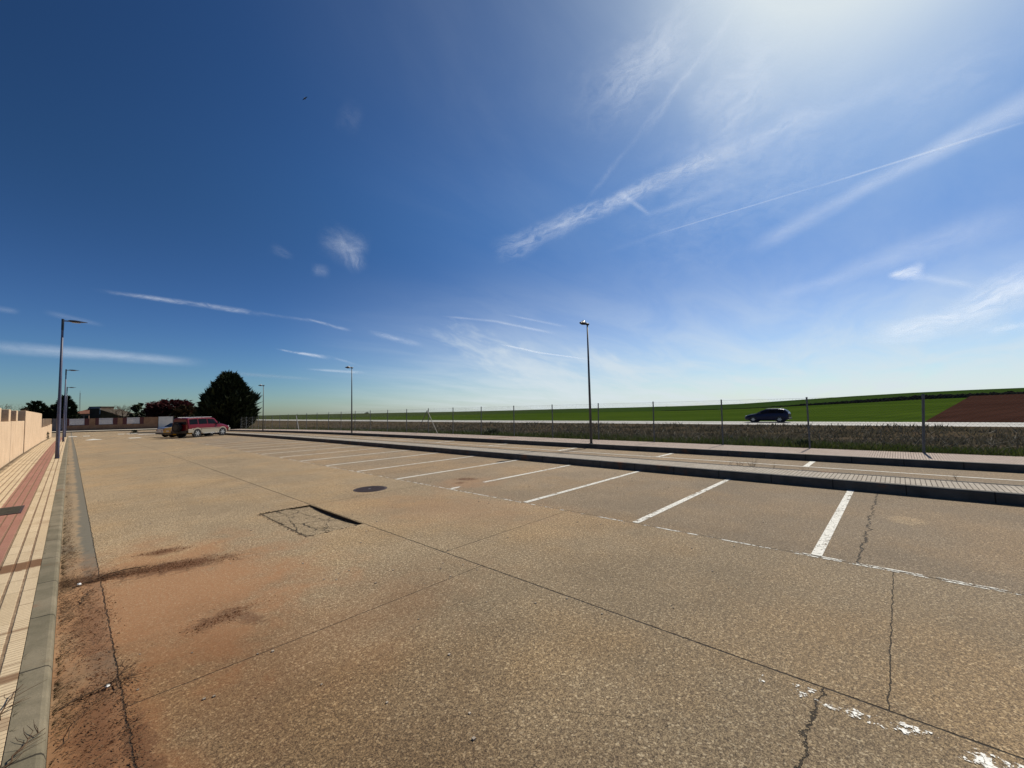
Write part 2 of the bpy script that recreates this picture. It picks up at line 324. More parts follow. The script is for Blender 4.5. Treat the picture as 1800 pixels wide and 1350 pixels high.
    # saw cut joints and cracks
    L = [((2.93, -30), (2.93, 60), .006, wob3), ((5.325, -30), (5.325, 60), .006, wob3), ((.25, -20), (.25, 60), .0035, wob1),
         ((2.93, .13), (5.33, .13), .0028, wob1), ((2.93, 3.85), (5.33, 3.85), .004, wob3), ((2.93, 7.6), (5.33, 7.6), .004, wob3), ((2.93, 11.4), (5.33, 11.4), .005, wob3),
         ((.25, 3.22), (2.93, 3.22), .003, wob3), ((.25, 10.6), (2.93, 10.6), .003, wob3), ((.25, 14.3), (2.93, 14.3), .003, wob3),
         ((2.93, .42), (.6, .40), .006, wob2), ((5.33, .39), (9.5, .36), .007, wob2), ((1.8, 1.42), (2.05, 1.05), .0012, wob1),
         ((10.6, 9.0), (13.8, 9.2), .008, wob1), ((5.33, 9.8), (9.5, 9.8), .006, wob1), ((5.33, 19.3), (9.5, 19.3), .007, wob1), ((2.93, 15.1), (5.33, 15.1), .005, wob3)]
    cr = None
    for (a, bb, th, wb) in L:
        k = crackline(t, px, py, wb, a, bb, th); cr = k if cr is None else t.m('MAXIMUM', cr, k)
    c = t.mix(t.m('MULTIPLY', cr, .9), c, CRACK)
    h = t.m('SUBTRACT', t.m('MULTIPLY', h, t.mr(gut, 0, 1, 1, .3)), t.m('MULTIPLY', cr, 14.0))
    h = t.m('ADD', h, t.m('MULTIPLY', dk, 5.0))
    setb(t, b, c, t.mr(n1, .3, .7, .82, .95), .28, h, .0016, .75)
    return m
M = {}
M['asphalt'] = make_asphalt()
def patch_mat():
    m, t, b = mat('cracked_patch'); P = t.geo(); px, py, pz = t.sep(P)
    c, h, n1, n2, n3 = aggregate(t, P, (.15, .105, .06), (.37, .28, .17), (.52, .42, .29))
    w = t.v('ADD', t.v('MULTIPLY', P, (1, .62, 1)), t.v('MULTIPLY', t.noise(P, 5, 4, .7, col=True), (.16, .16, 0)))
    e = t.vor(w, 2.6, 'DISTANCE_TO_EDGE')
    k = t.m('MULTIPLY', t.mr(e, .006, .022, .85, 0), t.mr(t.noise(P, 3.3, 3, .6), .38, .5, 0, 1))
    e2 = t.vor(w, 6.5, 'DISTANCE_TO_EDGE'); k = t.m('MAXIMUM', k, t.m('MULTIPLY', t.mr(e2, .01, .035, 1, 0), t.mr(t.noise(P, 2.1, 3, .6), .56, .66, 0, .8)))
    wb = t.m('MULTIPLY', t.m('SUBTRACT', t.noise(P, 16, 4, .7), .5), .07)
    for (q_, v_) in ((px, 2.14), (py, 5.725), (py, 7.605)):
        k = t.m('MAXIMUM', k, t.m('MULTIPLY', t.mr(t.m('ABSOLUTE', t.m('ADD', t.m('SUBTRACT', q_, v_), wb)), .006, .016, 1, 0), t.mr(t.noise(P, 7, 3, .7), .36, .5, .2, 1)))
    c = t.mix(k, c, CRACK); setb(t, b, c, .9, .25, t.m('SUBTRACT', h, t.m('MULTIPLY', k, 9.0)), .0016, .8); return m
M['patch'] = patch_mat()
def paving(name, ca, cb, groove, strip_axis, edges, ribs, joint, red=None, soil=.5):
    """grooved pavement tiles: strips run along one axis, fine ribs across"""
    m, t, b = mat(name); P = t.geo(); px, py, pz = t.sep(P)
    u, v = (px, py) if strip_axis == 'Y' else (py, px)       # strips split along u, ribs along v
    wob = t.m('MULTIPLY', t.m('SUBTRACT', t.noise(P, 12, 3, .7), .5), .006)
    n1 = t.noise(P, 60, 4, .7); n2 = t.noise(P, 1.7, 5, .65); n3 = t.noise(P, 6, 4, .6)
    uu = t.m('ADD', u, wob)
    f = t.m('ABSOLUTE', t.m('SUBTRACT', t.m('FRACT', t.m('DIVIDE', t.m('SUBTRACT', uu, edges[0]), edges[1])), .5))
    g = t.mr(f, .5-edges[2]/edges[1], .5-edges[2]/edges[1]*.45, 0, 1)
    cell = t.m('FLOOR', t.m('DIVIDE', t.m('SUBTRACT', u, edges[0]), edges[1])); cv = t.m('FLOOR', t.m('DIVIDE', v, joint))
    wn = t.n.new('ShaderNodeTexWhiteNoise'); t.l.new(t.xyz(cell, cv, 0), wn.inputs[0])
    c = t.mix(t.m('ADD', t.m('MULTIPLY', wn.outputs[0], .55), t.m('MULTIPLY', n3, .45)), ca, cb)
    if red:
        rm = t.m('MULTIPLY', t.m('GREATER_THAN', u, red[0]), t.m('LESS_THAN', u, red[1]))
        c = t.mix(rm, c, t.mix(t.m('ADD', t.m('MULTIPLY', wn.outputs[0], .5), t.m('MULTIPLY', n3, .5)), red[2], red[3]))
    c = t.mix(t.mr(n1, .3, .7, 0, .35), c, t.mix(1.0, c, (.62, .6, .58), 'MULTIPLY'))
    hh = t.m('MULTIPLY', g, -1.0)
    if ribs:
        rf = t.m('ABSOLUTE', t.m('SUBTRACT', t.m('FRACT', t.m('DIVIDE', t.m('ADD', v, wob), ribs)), .5))
        rg = t.mr(rf, .38, .5, 0, 1); c = t.mix(t.m('MULTIPLY', rg, t.mr(n3, .35, .6, .45, .95)), c, (.13, .075, .042)); hh = t.m('SUBTRACT', hh, t.m('MULTIPLY', rg, .5))
    jf = t.m('ABSOLUTE', t.m('SUBTRACT', t.m('FRACT', t.m('DIVIDE', v, joint)), .5))
    jg = t.m('MULTIPLY', t.mr(jf, .5-.008/joint, .5-.003/joint, 0, 1), t.mr(wn.outputs[0], .3, .6, .2, 1))
    g = t.m('MAXIMUM', g, jg)
    c = t.mix(t.m('MULTIPLY', g, t.mr(n3, .25, .6, .55, .95)), c, groove)
    dirt = t.m('MULTIPLY', t.mr(n2, .52, .74), soil); c = t.mix(dirt, c, t.mix(n1, (.20, .12, .065), (.36, .24, .14)))
    if name == 'left_tiles':        # a band of soil lying right across the pavement, and another
        for (y0, wd, k) in ((6.72, .16, .95), (3.9, .05, .8), (4.72, .025, .6), (21.9, .05, .7), (30.1, .06, .7), (3.35, .07, .5)):
            bnd = t.mr(t.m('ABSOLUTE', t.m('ADD', t.m('SUBTRACT', py, y0), t.m('MULTIPLY', t.m('SUBTRACT', n3, .5), wd*1.6))), wd*.8, wd*1.25, 1, 0)
            c = t.mix(t.m('MULTIPLY', bnd, k), c, t.mix(n1, (.09, .042, .02), (.22, .11, .05)))
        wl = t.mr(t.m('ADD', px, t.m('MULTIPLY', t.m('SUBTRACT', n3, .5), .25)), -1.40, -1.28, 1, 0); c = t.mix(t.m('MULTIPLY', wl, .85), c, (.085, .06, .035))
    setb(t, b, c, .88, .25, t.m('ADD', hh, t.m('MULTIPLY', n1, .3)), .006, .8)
    return m
M['left_tiles'] = paving('left_tiles', (.52, .40, .25), (.64, .51, .34), (.19, .12, .07), 'Y', (-.155, .0975, .013), .040, .41,
                         (-.772, -.447, (.30, .14, .10), (.38, .19, .14)), .50)
M['island_tiles'] = paving('island_tiles', (.30, .262, .215), (.44, .39, .32), (.05, .035, .025), 'X', (0, .065, .008), 0, .40, None, .25)
M['far_tiles'] = paving('far_tiles', (.36, .285, .235), (.47, .38, .32), (.07, .05, .04), 'X', (0, .05, .0065), 0, .40, (14.6, 14.95, (.35, .20, .16), (.40, .25, .2)), .25)
def noisy(name, ca, cb, scale=8, rough=.85, spec=.3, bump=.3, bd=.01, detail=5, metal=0, fine=None, obj=False):
    m, t, b = mat(name); P = t.objc() if obj else t.geo()
    n = t.noise(P, scale, detail, .6); c = t.mix(t.mr(n, .25, .75, smooth=False), ca, cb)
    if fine:
        n2 = t.noise(P, fine, 3, .7); c = t.mix(1.0, c, t.xyz(t.mr(n2, .2, .8, .75, 1.25), t.mr(n2, .2, .8, .75, 1.25), t.mr(n2, .2, .8, .75, 1.25)), 'MULTIPLY')
        n = t.m('ADD', n, t.m('MULTIPLY', n2, .4))
    setb(t, b, c, rough, spec, n if bump else None, bd, bump or 1, metal); return m
def kerb_mat(name, ca, cb, joint):
    m, t, b = mat(name); P = t.geo(); px, py, pz = t.sep(P)
    n1 = t.noise(P, 70, 4, .7); n2 = t.noise(P, 3, 5, .65)
    c = t.mix(t.mr(n2, .3, .7), ca, cb); c = t.mix(t.mr(n1, .35, .7, 0, .4), c, t.mix(1.0, c, (1.3, 1.3, 1.25), 'MULTIPLY'))
    c = t.mix(t.m('MULTIPLY', t.mr(t.noise(P, 1.2, 5, .7), .58, .7), .7), c, (.19, .085, .04))
    jf = t.m('ABSOLUTE', t.m('SUBTRACT', t.m('FRACT', t.m('DIVIDE', t.m('ADD', py, t.m('MULTIPLY', n1, .008)), joint)), .5))
    g = t.mr(jf, .5-.010/joint, .5-.004/joint, 0, 1); c = t.mix(t.m('MULTIPLY', g, .85), c, CRACK)
    setb(t, b, c, .88, .25, t.m('SUBTRACT', n1, t.m('MULTIPLY', g, 3.0)), .003, .7); return m
M['kerb'] = kerb_mat('kerb_concrete', (.12, .104, .068), (.20, .168, .115), .98)
M['kerb_grey'] = kerb_mat('kerb_grey', (.06, .057, .05), (.10, .094, .085), .98)
def paint_mat(name, wear_lo, wear_hi, scale=11, tint=(.60, .585, .53)):
    m, t, b = mat(name); P = t.geo(); n = t.noise(P, scale, 6, .72); n2 = t.noise(P, 60, 3, .7); n3 = t.noise(P, 1.0, 3, .6)
    k = t.m('ADD', t.m('MULTIPLY', n, .72), t.m('ADD', t.m('MULTIPLY', n2, .18), t.m('MULTIPLY', n3, .25)))
    tr = t.mr(t.sep(P)[1], -1e3, 1e3, 0, 1)
    a = t.mr(k, wear_lo, wear_hi, 0, 1)
    crk = t.vor(t.v('ADD', P, t.v('MULTIPLY', t.noise(P, 20, 3, .7, col=True), (.03, .03, 0))), 16, 'DISTANCE_TO_EDGE')
    a = t.m('MULTIPLY', a, t.mr(crk, .008, .03, .15, 1))
    setb(t, b, t.mix(t.mr(n2, .3, .7), tint, (tint[0]*1.2, tint[1]*1.2, tint[2]*1.2)), .75, .3, alpha=a); return m
M['paint'] = paint_mat('worn_white_paint', .455, .54)
M['paint_thin'] = paint_mat('worn_edge_paint', .56, .62, 5)
M['paint_old'] = paint_mat('old_paint_remains', .605, .63, 6, (.72, .71, .66))
M['wall'] = noisy('cream_render', (.50, .36, .235), (.62, .46, .31), 1.5, .9, .2, .25, .004, fine=45)
M['brick'] = noisy('brown_brick', (.21, .115, .068), (.31, .185, .11), 1.2, .9, .2, .3, .01, fine=12)
M['dark_red'] = noisy('dark_red_panel', (.07, .014, .014), (.10, .022, .02), 3, .6, .4, 0)
M['white_slat'] = noisy('white_slats', (.42, .41, .42), (.52, .5, .52), 4, .6, .4, 0)
M['dark_metal'] = noisy('dark_metal', (.018, .018, .022), (.035, .033, .036), 5, .55, .4, 0)
M['grey_panel'] = noisy('grey_panel', (.55, .54, .52), (.65, .63, .6), 2, .7, .3, 0)
M['grey_fence'] = noisy('grey_fence_slats', (.12, .11, .115), (.19, .17, .175), 2, .7, .3, 0)
M['lamp_blue'] = noisy('blue_grey_pole', (.045, .052, .105), (.085, .09, .14), 3, .5, .5, 0, fine=30, obj=True)
M['lamp_grey'] = noisy('dark_grey_pole', (.045, .05, .055), (.075, .08, .085), 3, .5, .5, 0, obj=True)
M['lamp_head'] = noisy('lamp_head', (.02, .022, .03), (.035, .038, .05), 5, .35, .5, 0, obj=True)
M['lens'] = noisy('lamp_lens', (.45, .47, .48), (.6, .6, .6), 5, .2, .6, 0, obj=True)
M['post'] = noisy('galvanised_post', (.075, .08, .085), (.13, .135, .14), 6, .55, .5, 0)
M['wire'] = noisy('wire', (.05, .052, .05), (.08, .08, .08), 6, .5, .5, 0)
M['iron'] = noisy('cast_iron', (.028, .018, .018), (.055, .035, .034), 12, .7, .4, .6, .004, fine=70)
M['roof'] = noisy('terracotta_roof', (.16, .065, .04), (.26, .12, .075), 2, .9, .2, .5, .05, fine=6)
M['house_wall'] = noisy('house_wall', (.24, .14, .10), (.32, .2, .15), 1, .9, .2, 0)
M['dark_wall'] = noisy('dark_house_wall', (.08, .055, .04), (.13, .09, .065), 1, .9, .2, 0)
M['slate'] = noisy('dull_roof', (.05, .04, .03), (.085, .07, .05), 1, .9, .2, 0)
M['white'] = noisy('white_scrap', (.7, .7, .68), (.8, .8, .78), 30, .7, .3, 0)
M['bark'] = noisy('bark', (.035, .025, .018), (.065, .048, .035), 8, .9, .2, .5, .02)
M['twig'] = noisy('twig', (.05, .028, .016), (.13, .08, .045), 12, .9, .2, 0)
M['dark'] = noisy('black_plastic', (.008, .008, .009), (.014, .014, .015), 8, .55, .4, 0)
M['tyre'] = noisy('tyre', (.014, .014, .014), (.024, .023, .022), 20, .85, .3, 0)
M['alloy'] = noisy('alloy', (.42, .42, .42), (.55, .55, .55), 9, .32, .5, 0, metal=.6)
M['glass'] = noisy('dark_car_glass', (.003, .004, .006), (.006, .007, .009), 3, .25, .08, 0)
M['red_light'] = noisy('tail_light', (.16, .008, .006), (.22, .012, .01), 5, .2, .5, 0)
M['light_clear'] = noisy('head_light', (.45, .46, .47), (.6, .6, .6), 5, .15, .6, 0)
M['plate'] = noisy('number_plate', (.5, .5, .5), (.6, .6, .6), 5, .4, .4, 0)
def car_paint(name, c, metal=.2):
    m, t, b = mat(name); n = t.noise(t.objc(), 5, 4, .6)
    setb(t, b, t.mix(n, c, tuple(q*.85 for q in c)), .28, .5, metal=metal); b.inputs['Coat Weight'].default_value = .12; b.inputs['Specular IOR Level'].default_value = .22; b.inputs['Coat Roughness'].default_value = .08; return m
M['maroon'] = car_paint('maroon_paint', (.125, .004, .010), 0); M['beige'] = car_paint('beige_paint', (.42, .37, .29), .35)
M['silver'] = car_paint('silver_blue_paint', (.20, .235, .33), .5); M['yellow'] = car_paint('yellow_paint', (.48, .27, .015), 0); M['navy'] = car_paint('navy_paint', (.012, .014, .045))
def leafy(name, stops, scale=.6, trans=.25, rough=.7):
    m, t, b = mat(name); g = t.n.new('ShaderNodeNewGeometry'); r = g.outputs['Random Per Island']
    cr = t.n.new('ShaderNodeValToRGB'); t.l.new(t.m('ADD', t.m('MULTIPLY', r, .55), t.m('MULTIPLY', t.noise(g.outputs['Position'], scale, 3, .6), .5)), cr.inputs[0])
    els = cr.color_ramp.elements
    while len(els) < len(stops): els.new(.5)
    for e, (p, c) in zip(els, stops): e.position = p; e.color = (*c, 1)
    setb(t, b, cr.outputs[0], rough, .15)
    tl = t.n.new('ShaderNodeBsdfTranslucent'); t.l.new(cr.outputs[0], tl.inputs[0]); mx = t.n.new('ShaderNodeMixShader'); mx.inputs[0].default_value = trans
    t.l.new(b.outputs[0], mx.inputs[1]); t.l.new(tl.outputs[0], mx.inputs[2]); t.l.new(mx.outputs[0], t.n['Material Output'].inputs[0]); return m
M['cypress'] = leafy('cypress_leaf', [(.2, (.007, .013, .005)), (.8, (.032, .040, .016))], trans=.05)
M['pine'] = leafy('pine_leaf', [(.2, (.016, .026, .010)), (.8, (.045, .06, .028))], trans=.1)
M['plum'] = leafy('plum_leaf', [(.2, (.022, .008, .008)), (.8, (.085, .02, .022))], trans=.2)
M['brownleaf'] = leafy('brown_leaf', [(.2, (.035, .022, .01)), (.8, (.08, .05, .022))], trans=.15)
M['olive'] = leafy('olive_leaf', [(.2, (.06, .06, .045)), (.8, (.14, .14, .11))], trans=.15)
M['weed'] = leafy('weed_blades', [(.1, (.042, .034, .022)), (.5, (.082, .075, .05)), (.85, (.14, .12, .085)), (1, (.24, .21, .15))], .35, .3)
M['grass'] = leafy('grass_blades', [(.1, (.022, .038, .008)), (.55, (.055, .08, .015)), (1, (.13, .13, .045))], .5, .3)
M['litter'] = leafy('leaf_litter', [(.1, (.035, .017, .008)), (.5, (.095, .05, .024)), (.85, (.18, .11, .06)), (1, (.36, .28, .19))], 3, .1)
M['mossy'] = leafy('kerb_weed', [(.1, (.03, .022, .010)), (.6, (.07, .055, .022)), (1, (.12, .105, .045))], 3, .15)
def field_mat(name, ca, cb, cc, row=None, far=None):
    m, t, b = mat(name); P = t.geo(); n = t.noise(t.v('MULTIPLY', P, (1, .3, 1)), .05, 5, .65); n2 = t.noise(t.v('MULTIPLY', P, (1, .45, 1)), .5, 5, .7); px, py, pz = t.sep(P)
    c = t.mix(t.mr(n, .3, .7), ca, cb); c = t.mix(t.mr(n2, .4, .75, 0, .6), c, cc)
    if row:
        s = t.m('SINE', t.m('MULTIPLY', t.m('MULTIPLY_ADD', px, .35, t.m('MULTIPLY', py, 1.0)), row)); c = t.mix(t.m('MULTIPLY', t.mr(s, -.2, 1), .35), c, cc)
    if far: c = t.mix(t.mr(t.m('ADD', py, t.m('MULTIPLY', n, 60)), 110, 300, 0, .9), c, far)
    setb(t, b, c, 1.0, 0.0, n2, .25, .8); return m
M['crop'] = field_mat('young_crop', (.030, .056, .006), (.058, .092, .012), (.020, .040, .008), 2.2, (.06, .066, .02))
M['crop_dark'] = field_mat('dark_crop', (.022, .046, .010), (.034, .062, .014), (.018, .034, .010), 1.4, (.05, .06, .03))
M['ploughed'] = field_mat('ploughed_soil', (.038, .018, .014), (.056, .027, .020), (.026, .013, .010), 2.5)
M['wasteland'] = field_mat('wasteland_soil', (.06, .045, .032), (.085, .065, .045), (.04, .04, .016))
M['plain'] = field_mat('plain', (.05, .055, .02), (.07, .07, .03), (.04, .035, .02))
M['road'] = noisy('far_road_asphalt', (.30, .29, .27), (.37, .36, .335), .3, .8, .4, .2, .004, fine=20)

# ------------------------------------------------------------------ terrain
disk = MB(); nseg = 72; rings = [0, 30, 120, 300, 600, 1500, 5000, 9000]
for i, r in enumerate(rings):
    z = -.85 if r <= 600 else -.85-.0042*(r-600)
    for k in range(nseg): a = 2*math.pi*k/nseg; disk.v.append((r*math.cos(a), r*math.sin(a), z))
for i in range(len(rings)-1):
    for k in range(nseg):
        a = i*nseg+k; b_ = i*nseg+(k+1) % nseg; disk.f.append((a, a+nseg, b_+nseg, b_))
struct(disk.build('ground', M['plain']))
def hterr(x, y):      # waste ground between the car park fence and the road
    t = (x-15.9)/30.3; z0 = zg(y)+.10
    z1 = -.52
    s = z0+(z1-z0)*min(1, t*1.0)-.32*math.sin(math.pi*min(1, max(0, t)))**1.5
    s += .05*math.sin(x*.9+y*.33)+.04*math.sin(y*.71-x*.4)+.02*math.sin(y*2.3+x*1.9) if .02 < t < .97 else 0
    return s
def grid(name, xs, ys, zf, m, parent=None):
    v = [(x, y, zf(x, y)) for y in ys for x in xs]; n = len(xs)
    f = [(j*n+i, j*n+i+1, (j+1)*n+i+1, (j+1)*n+i) for j in range(len(ys)-1) for i in range(n-1)]
    return mesh(name, v, f, m, parent)
def fr(a, b, s):
    n = max(1, int(round((b-a)/s))); return [a+(b-a)*i/n for i in range(n+1)]
struct(grid('waste_ground', [15.9]+fr(16.4, 46.4, 1), fr(-60, 120, 1.5)+fr(130, 420, 12), hterr, M['wasteland']))
struct(grid('road', [46.4, 46.9, 53.6, 55.5], fr(-120, 900, 20), lambda x, y: -.52 if 46.5 < x < 55 else -.56, M['road']))
for xl in (47.05, 53.35):
    struct(grid('road_edge_line', [xl, xl+.16], fr(-120, 900, 20), lambda x, y: -.515, M['paint']))
PHI = [(-40, .012), (-20, .0145), (-8, .0138), (-4.7, .0132), (-.9, .0114), (3.5, .0083), (8.6, .0035), (14.3, -.0018), (20.7, -.0036), (27.7, -.0041), (35, -.0040), (43, -.0046), (51, -.005), (58, -.0042), (65, -.0036), (72, -.0031), (81, -.003)]
PH2 = [(-40, .0005), (-20, .0035), (-8, .0026), (-1.6, .0001), (3.6, -.0044), (8.6, -.0078), (14.3, -.0116), (20, -.0128), (40, -.0122), (81, -.0112)]
def tab(T, p):
    for (a, x), (b, y) in zip(T, T[1:]):
        if p <= b: return x+(y-x)*max(0, (p-a))/(b-a)
    return T[-1][1]
def prof(ph):
    r0 = 55.4/math.cos(math.radians(ph)); rc = 340+max(0, min(1, (ph-5)/30))*330; rc = max(rc, r0*2.2)
    zc = 1.6+rc*tab(PHI, ph); m_ = (zc+.56)/(rc-r0)
    T2 = tab(PH2, ph); rh = (-.56-m_*r0-1.6)/(T2-m_); rh = min(max(rh, r0*1.15), rc*.93); return r0, rc, m_, rh
def zt(r, r0, m_): return -.56+m_*(r-r0)
def polar(name, ph0, ph1, which, m, split=None):
    phs = fr(ph0, ph1, .5); v = []; f = []; n = 15
    for ph in phs:
        r0, rc, m_, rh = prof(ph); a, b = (r0, rh) if which == 0 else (rh, rc); c, s = math.cos(math.radians(ph)), math.sin(math.radians(ph))
        for i in range(n):
            r = a+(b-a)*(i/(n-1))**1.5; z = zt(r, r0, m_)+(.006*min(b-a, 200)*math.sin(math.pi*i/(n-1)) if which == 1 else 0)
            v.append((r*c, r*s, z))
        if which == 1: v.append(((rc+300)*c, (rc+300)*s, zt(rc, r0, m_)-8))
    k = n+(1 if which == 1 else 0)
    for j in range(len(phs)-1):
        for i in range(k-1): f.append((j*k+i, j*k+i+1, (j+1)*k+i+1, (j+1)*k+i))
    return struct(mesh(name, v, f, m))
polar('crop_field', -40, 81, 0, M['crop']); polar('hillside_field', -40, 81, 1, M['crop_dark'])
# ploughed field: a sheet just above the crop field
v = []; f = []; n = 12
for j in range(41):
    sj = j/40
    for i in range(n):
        fi = i/(n-1)
        pa, pb = math.radians(-1.75), math.radians(-4.9); ra, rb = prof(-1.75)[0], prof(-4.9)[3]
        ex, ey = ra*math.cos(pa)+(rb*math.cos(pb)-ra*math.cos(pa))*fi**1.5, ra*math.sin(pa)+(rb*math.sin(pb)-ra*math.sin(pa))*fi**1.5
        ph = math.degrees(math.atan2(ey, ex))*(1-sj)-40*sj; r0, rc, m_, rh = prof(ph); r = r0+(rh-r0)*fi**1.5
        v.append((r*math.cos(math.radians(ph)), r*math.sin(math.radians(ph)), zt(r, r0, m_)+.05+.35*fi))
for j in range(40):
    for i in range(n-1): f.append((j*n+i, (j+1)*n+i, (j+1)*n+i+1, j*n+i+1))
struct(mesh('ploughed_field', v, f, M['ploughed']))

def leafcards(mb, c, n, rad, size, up=.4, spray=None):
    c = Vector(c)
    for _ in range(n):
        d = Vector((random.gauss(0, 1), random.gauss(0, 1), random.gauss(0, 1))).normalized()
        p = c+Vector((d.x*rad[0], d.y*rad[1], d.z*rad[2]))*random.random()**.4
        q = (d+Vector((random.uniform(-.6, .6), random.uniform(-.6, .6), up+random.uniform(-.4, .4)))).normalized()
        s = size*random.uniform(.6, 1.5); w = q.cross(Vector((random.gauss(0, 1), random.gauss(0, 1), random.gauss(0, 1)))).normalized()*s*(.32 if spray is None else spray)
        mb.tri(p-w-q*s*.4, p+w-q*s*.4, p+q*s*.9)
# hedge line on the hill
hb = MB()
for k in range(900):
    ph = -25+48*k/900+random.uniform(-.03, .03); r0, rc, m_, rh = prof(ph); a = math.radians(ph)
    th = max(.12, min(1, (14-ph)/14))
    for _ in range(7):
        r = rh+random.uniform(-1, 9)*th; h = random.uniform(0, .7)*th*(.7+.5*math.sin(ph*9)*math.sin(ph*3.1))
        p = Vector((r*math.cos(a), r*math.sin(a)+random.uniform(-1.2, 1.2), zt(rh, r0, m_)+h-.1)); w = Vector((random.uniform(-.5, .5), random.uniform(-1.4, 1.4), 0))
        hb.tri(p-w, p+w, p+Vector((0, random.uniform(-.4, .4), random.uniform(.25, .6)*th+.15)))
M['hedge'] = leafy('hedge_leaf', [(.1, (.016, .018, .012)), (.9, (.045, .042, .034))], .05, .1)
tag(hb.build('hedge', M['hedge']), 'dark rough hedge running across the green hillside above the ploughed field', 'hedge', kind='stuff')

# ------------------------------------------------------------------ car park surface, kerbs, pavements
YS = fr(-30, 5.71, 2)+fr(5.71, 7.62, 1)[1:]+fr(7.62, 15, 2)[1:]+fr(15, 92, 1.5)[1:]+fr(92, 103.5, 3)[1:]
XS = [-.03, .25, 2.13, 2.915, 5.33, 9.68, 13.85]
v = [(x, y, zg(y)) for y in YS for x in XS]; n = len(XS); f = []
for j in range(len(YS)-1):
    for i in range(n-1):
        if i == 2 and 5.7 < YS[j] < 7.6: continue
        f.append((j*n+i, j*n+i+1, (j+1)*n+i+1, (j+1)*n+i))
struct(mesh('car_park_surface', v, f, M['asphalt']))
# sunken cracked patch: its far edge has dropped below the joint
pv = [(2.13, 5.71), (2.915, 5.71), (2.915, 7.62), (2.13, 7.62)]
mb = MB(); nx, ny = 8, 16; V = []
def pz(x, y):
    s = (x-2.13)/.785; tt = (y-5.71)/1.91
    return -.0005-.052*s**2*max(0, math.sin(math.pi*(tt*.93+.07*(1-tt))))**.6-.010*random.random()*(1 if 0 < s < 1 else 0)
for j in range(ny+1):
    for i in range(nx+1): x = 2.13+.785*i/nx; y = 5.71+1.91*j/ny; V.append((x, y, pz(x, y)))
F = [(j*(nx+1)+i, j*(nx+1)+i+1, (j+1)*(nx+1)+i+1, (j+1)*(nx+1)+i) for j in range(ny) for i in range(nx)]
struct(mesh('sunken_patch', V, F, M['patch']))
mb = MB()
for (a, b) in zip(pv[1:2], pv[2:3]): mb.quad((*a, 0), (*b, 0), (*b, -.09), (*a, -.09))
struct(mb.build('patch_edge', noisy('cut_edge', (.03, .022, .016), (.05, .038, .026), 20, .9, .2, 0)))
# crumbled rim of the patch
mb = MB()
for _ in range(260):
    e = random.choice([0, 0, 1, 2, 3]); u = random.random(); j = random.gauss(0, .018)
    p = {0: (2.13+j, 5.71+1.91*u), 1: (2.13+.785*u, 5.71+j), 2: (2.13+.785*u, 7.62+j), 3: (2.915-abs(j), 5.71+1.91*u)}[e]
    z = .001 if not (2.13 < p[0] < 2.915 and 5.71 < p[1] < 7.62) else pz(*p)+.004
    s = random.uniform(.002, .008); mb.box(p[0]-s, p[0]+s, p[1]-s*random.uniform(.6, 1.4), p[1]+s, z-.01, z+s*.9)
tag(mb.build('asphalt_crumbs', noisy('crumbs', (.06, .04, .025), (.28, .21, .14), 40, .9, .2, 0)), 'loose crumbs round the rim of the sunken cracked asphalt patch', 'rubble', kind='stuff')
def strip(name, prof_, y0, y1, m, step=1.5, jit=0):
    ys = fr(y0, y1, step); v = []; f = []; k = len(prof_)
    for y in ys:
        for (x, z) in prof_: v.append((x, y, z+zg(y)))
    for j in range(len(ys)-1):
        for i in range(k-1): f.append((j*k+i, j*k+i+1, (j+1)*k+i+1, (j+1)*k+i))
    f.append(tuple(range(k))); f.append(tuple((len(ys)-1)*k+i for i in range(k))[::-1])
    return struct(mesh(name, v, f, m))
strip('kerb', [(-.162, -.3), (-.162, .092), (-.062, .090), (-.047, .085), (-.038, .073), (-.032, .05), (-.028, -.3)], -30, 66, M['kerb'])
strip('pavement', [(-1.46, -.3), (-1.46, .093), (-.162, .088), (-.162, -.3)], -30, 66, M['left_tiles'])
HK = .165
strip('island_kerb', [(9.63, -.3), (9.635, HK-.02), (9.65, HK), (9.75, HK+.002), (9.75, -.3)], -30, 58, M['kerb_grey'])
strip('island_pavement', [(9.75, -.3), (9.75, HK-.004), (10.57, HK-.006), (10.57, -.3)], -30, 58, M['island_tiles'])
strip('island_kerb', [(10.57, -.3), (10.57, HK), (10.65, HK), (10.67, HK-.02), (10.675, -.3)], -30, 58, M['kerb_grey'])
strip('far_kerb', [(13.80, -.3), (13.805, .145), (13.82, .165), (13.94, .166), (13.94, -.3)], -30, 80, M['kerb_grey'])
strip('far_pavement', [(13.94, -.3), (13.94, .160), (15.9, .155), (15.9, -.3)], -30, 80, M['far_tiles'])
# plot behind the left wall and beyond the end wall
struct(grid('yard_ground', [-60, -30, -14, -1.46], fr(-30, 66, 4), lambda x, y: zg(y)-.02, M['plain']))
struct(grid('yard_ground', [-60, -30, -14], fr(66, 140, 4), lambda x, y: zg(y)-.02, M['plain']))
struct(grid('yard_ground', [-1.46, 5, 15.9], fr(103.5, 160, 5), lambda x, y: -.62, M['plain']))
struct(grid('side_road', [-14, -7, 0], fr(66, 110, 2), lambda x, y: zg(y)-.001*(x < 0), M['asphalt']))
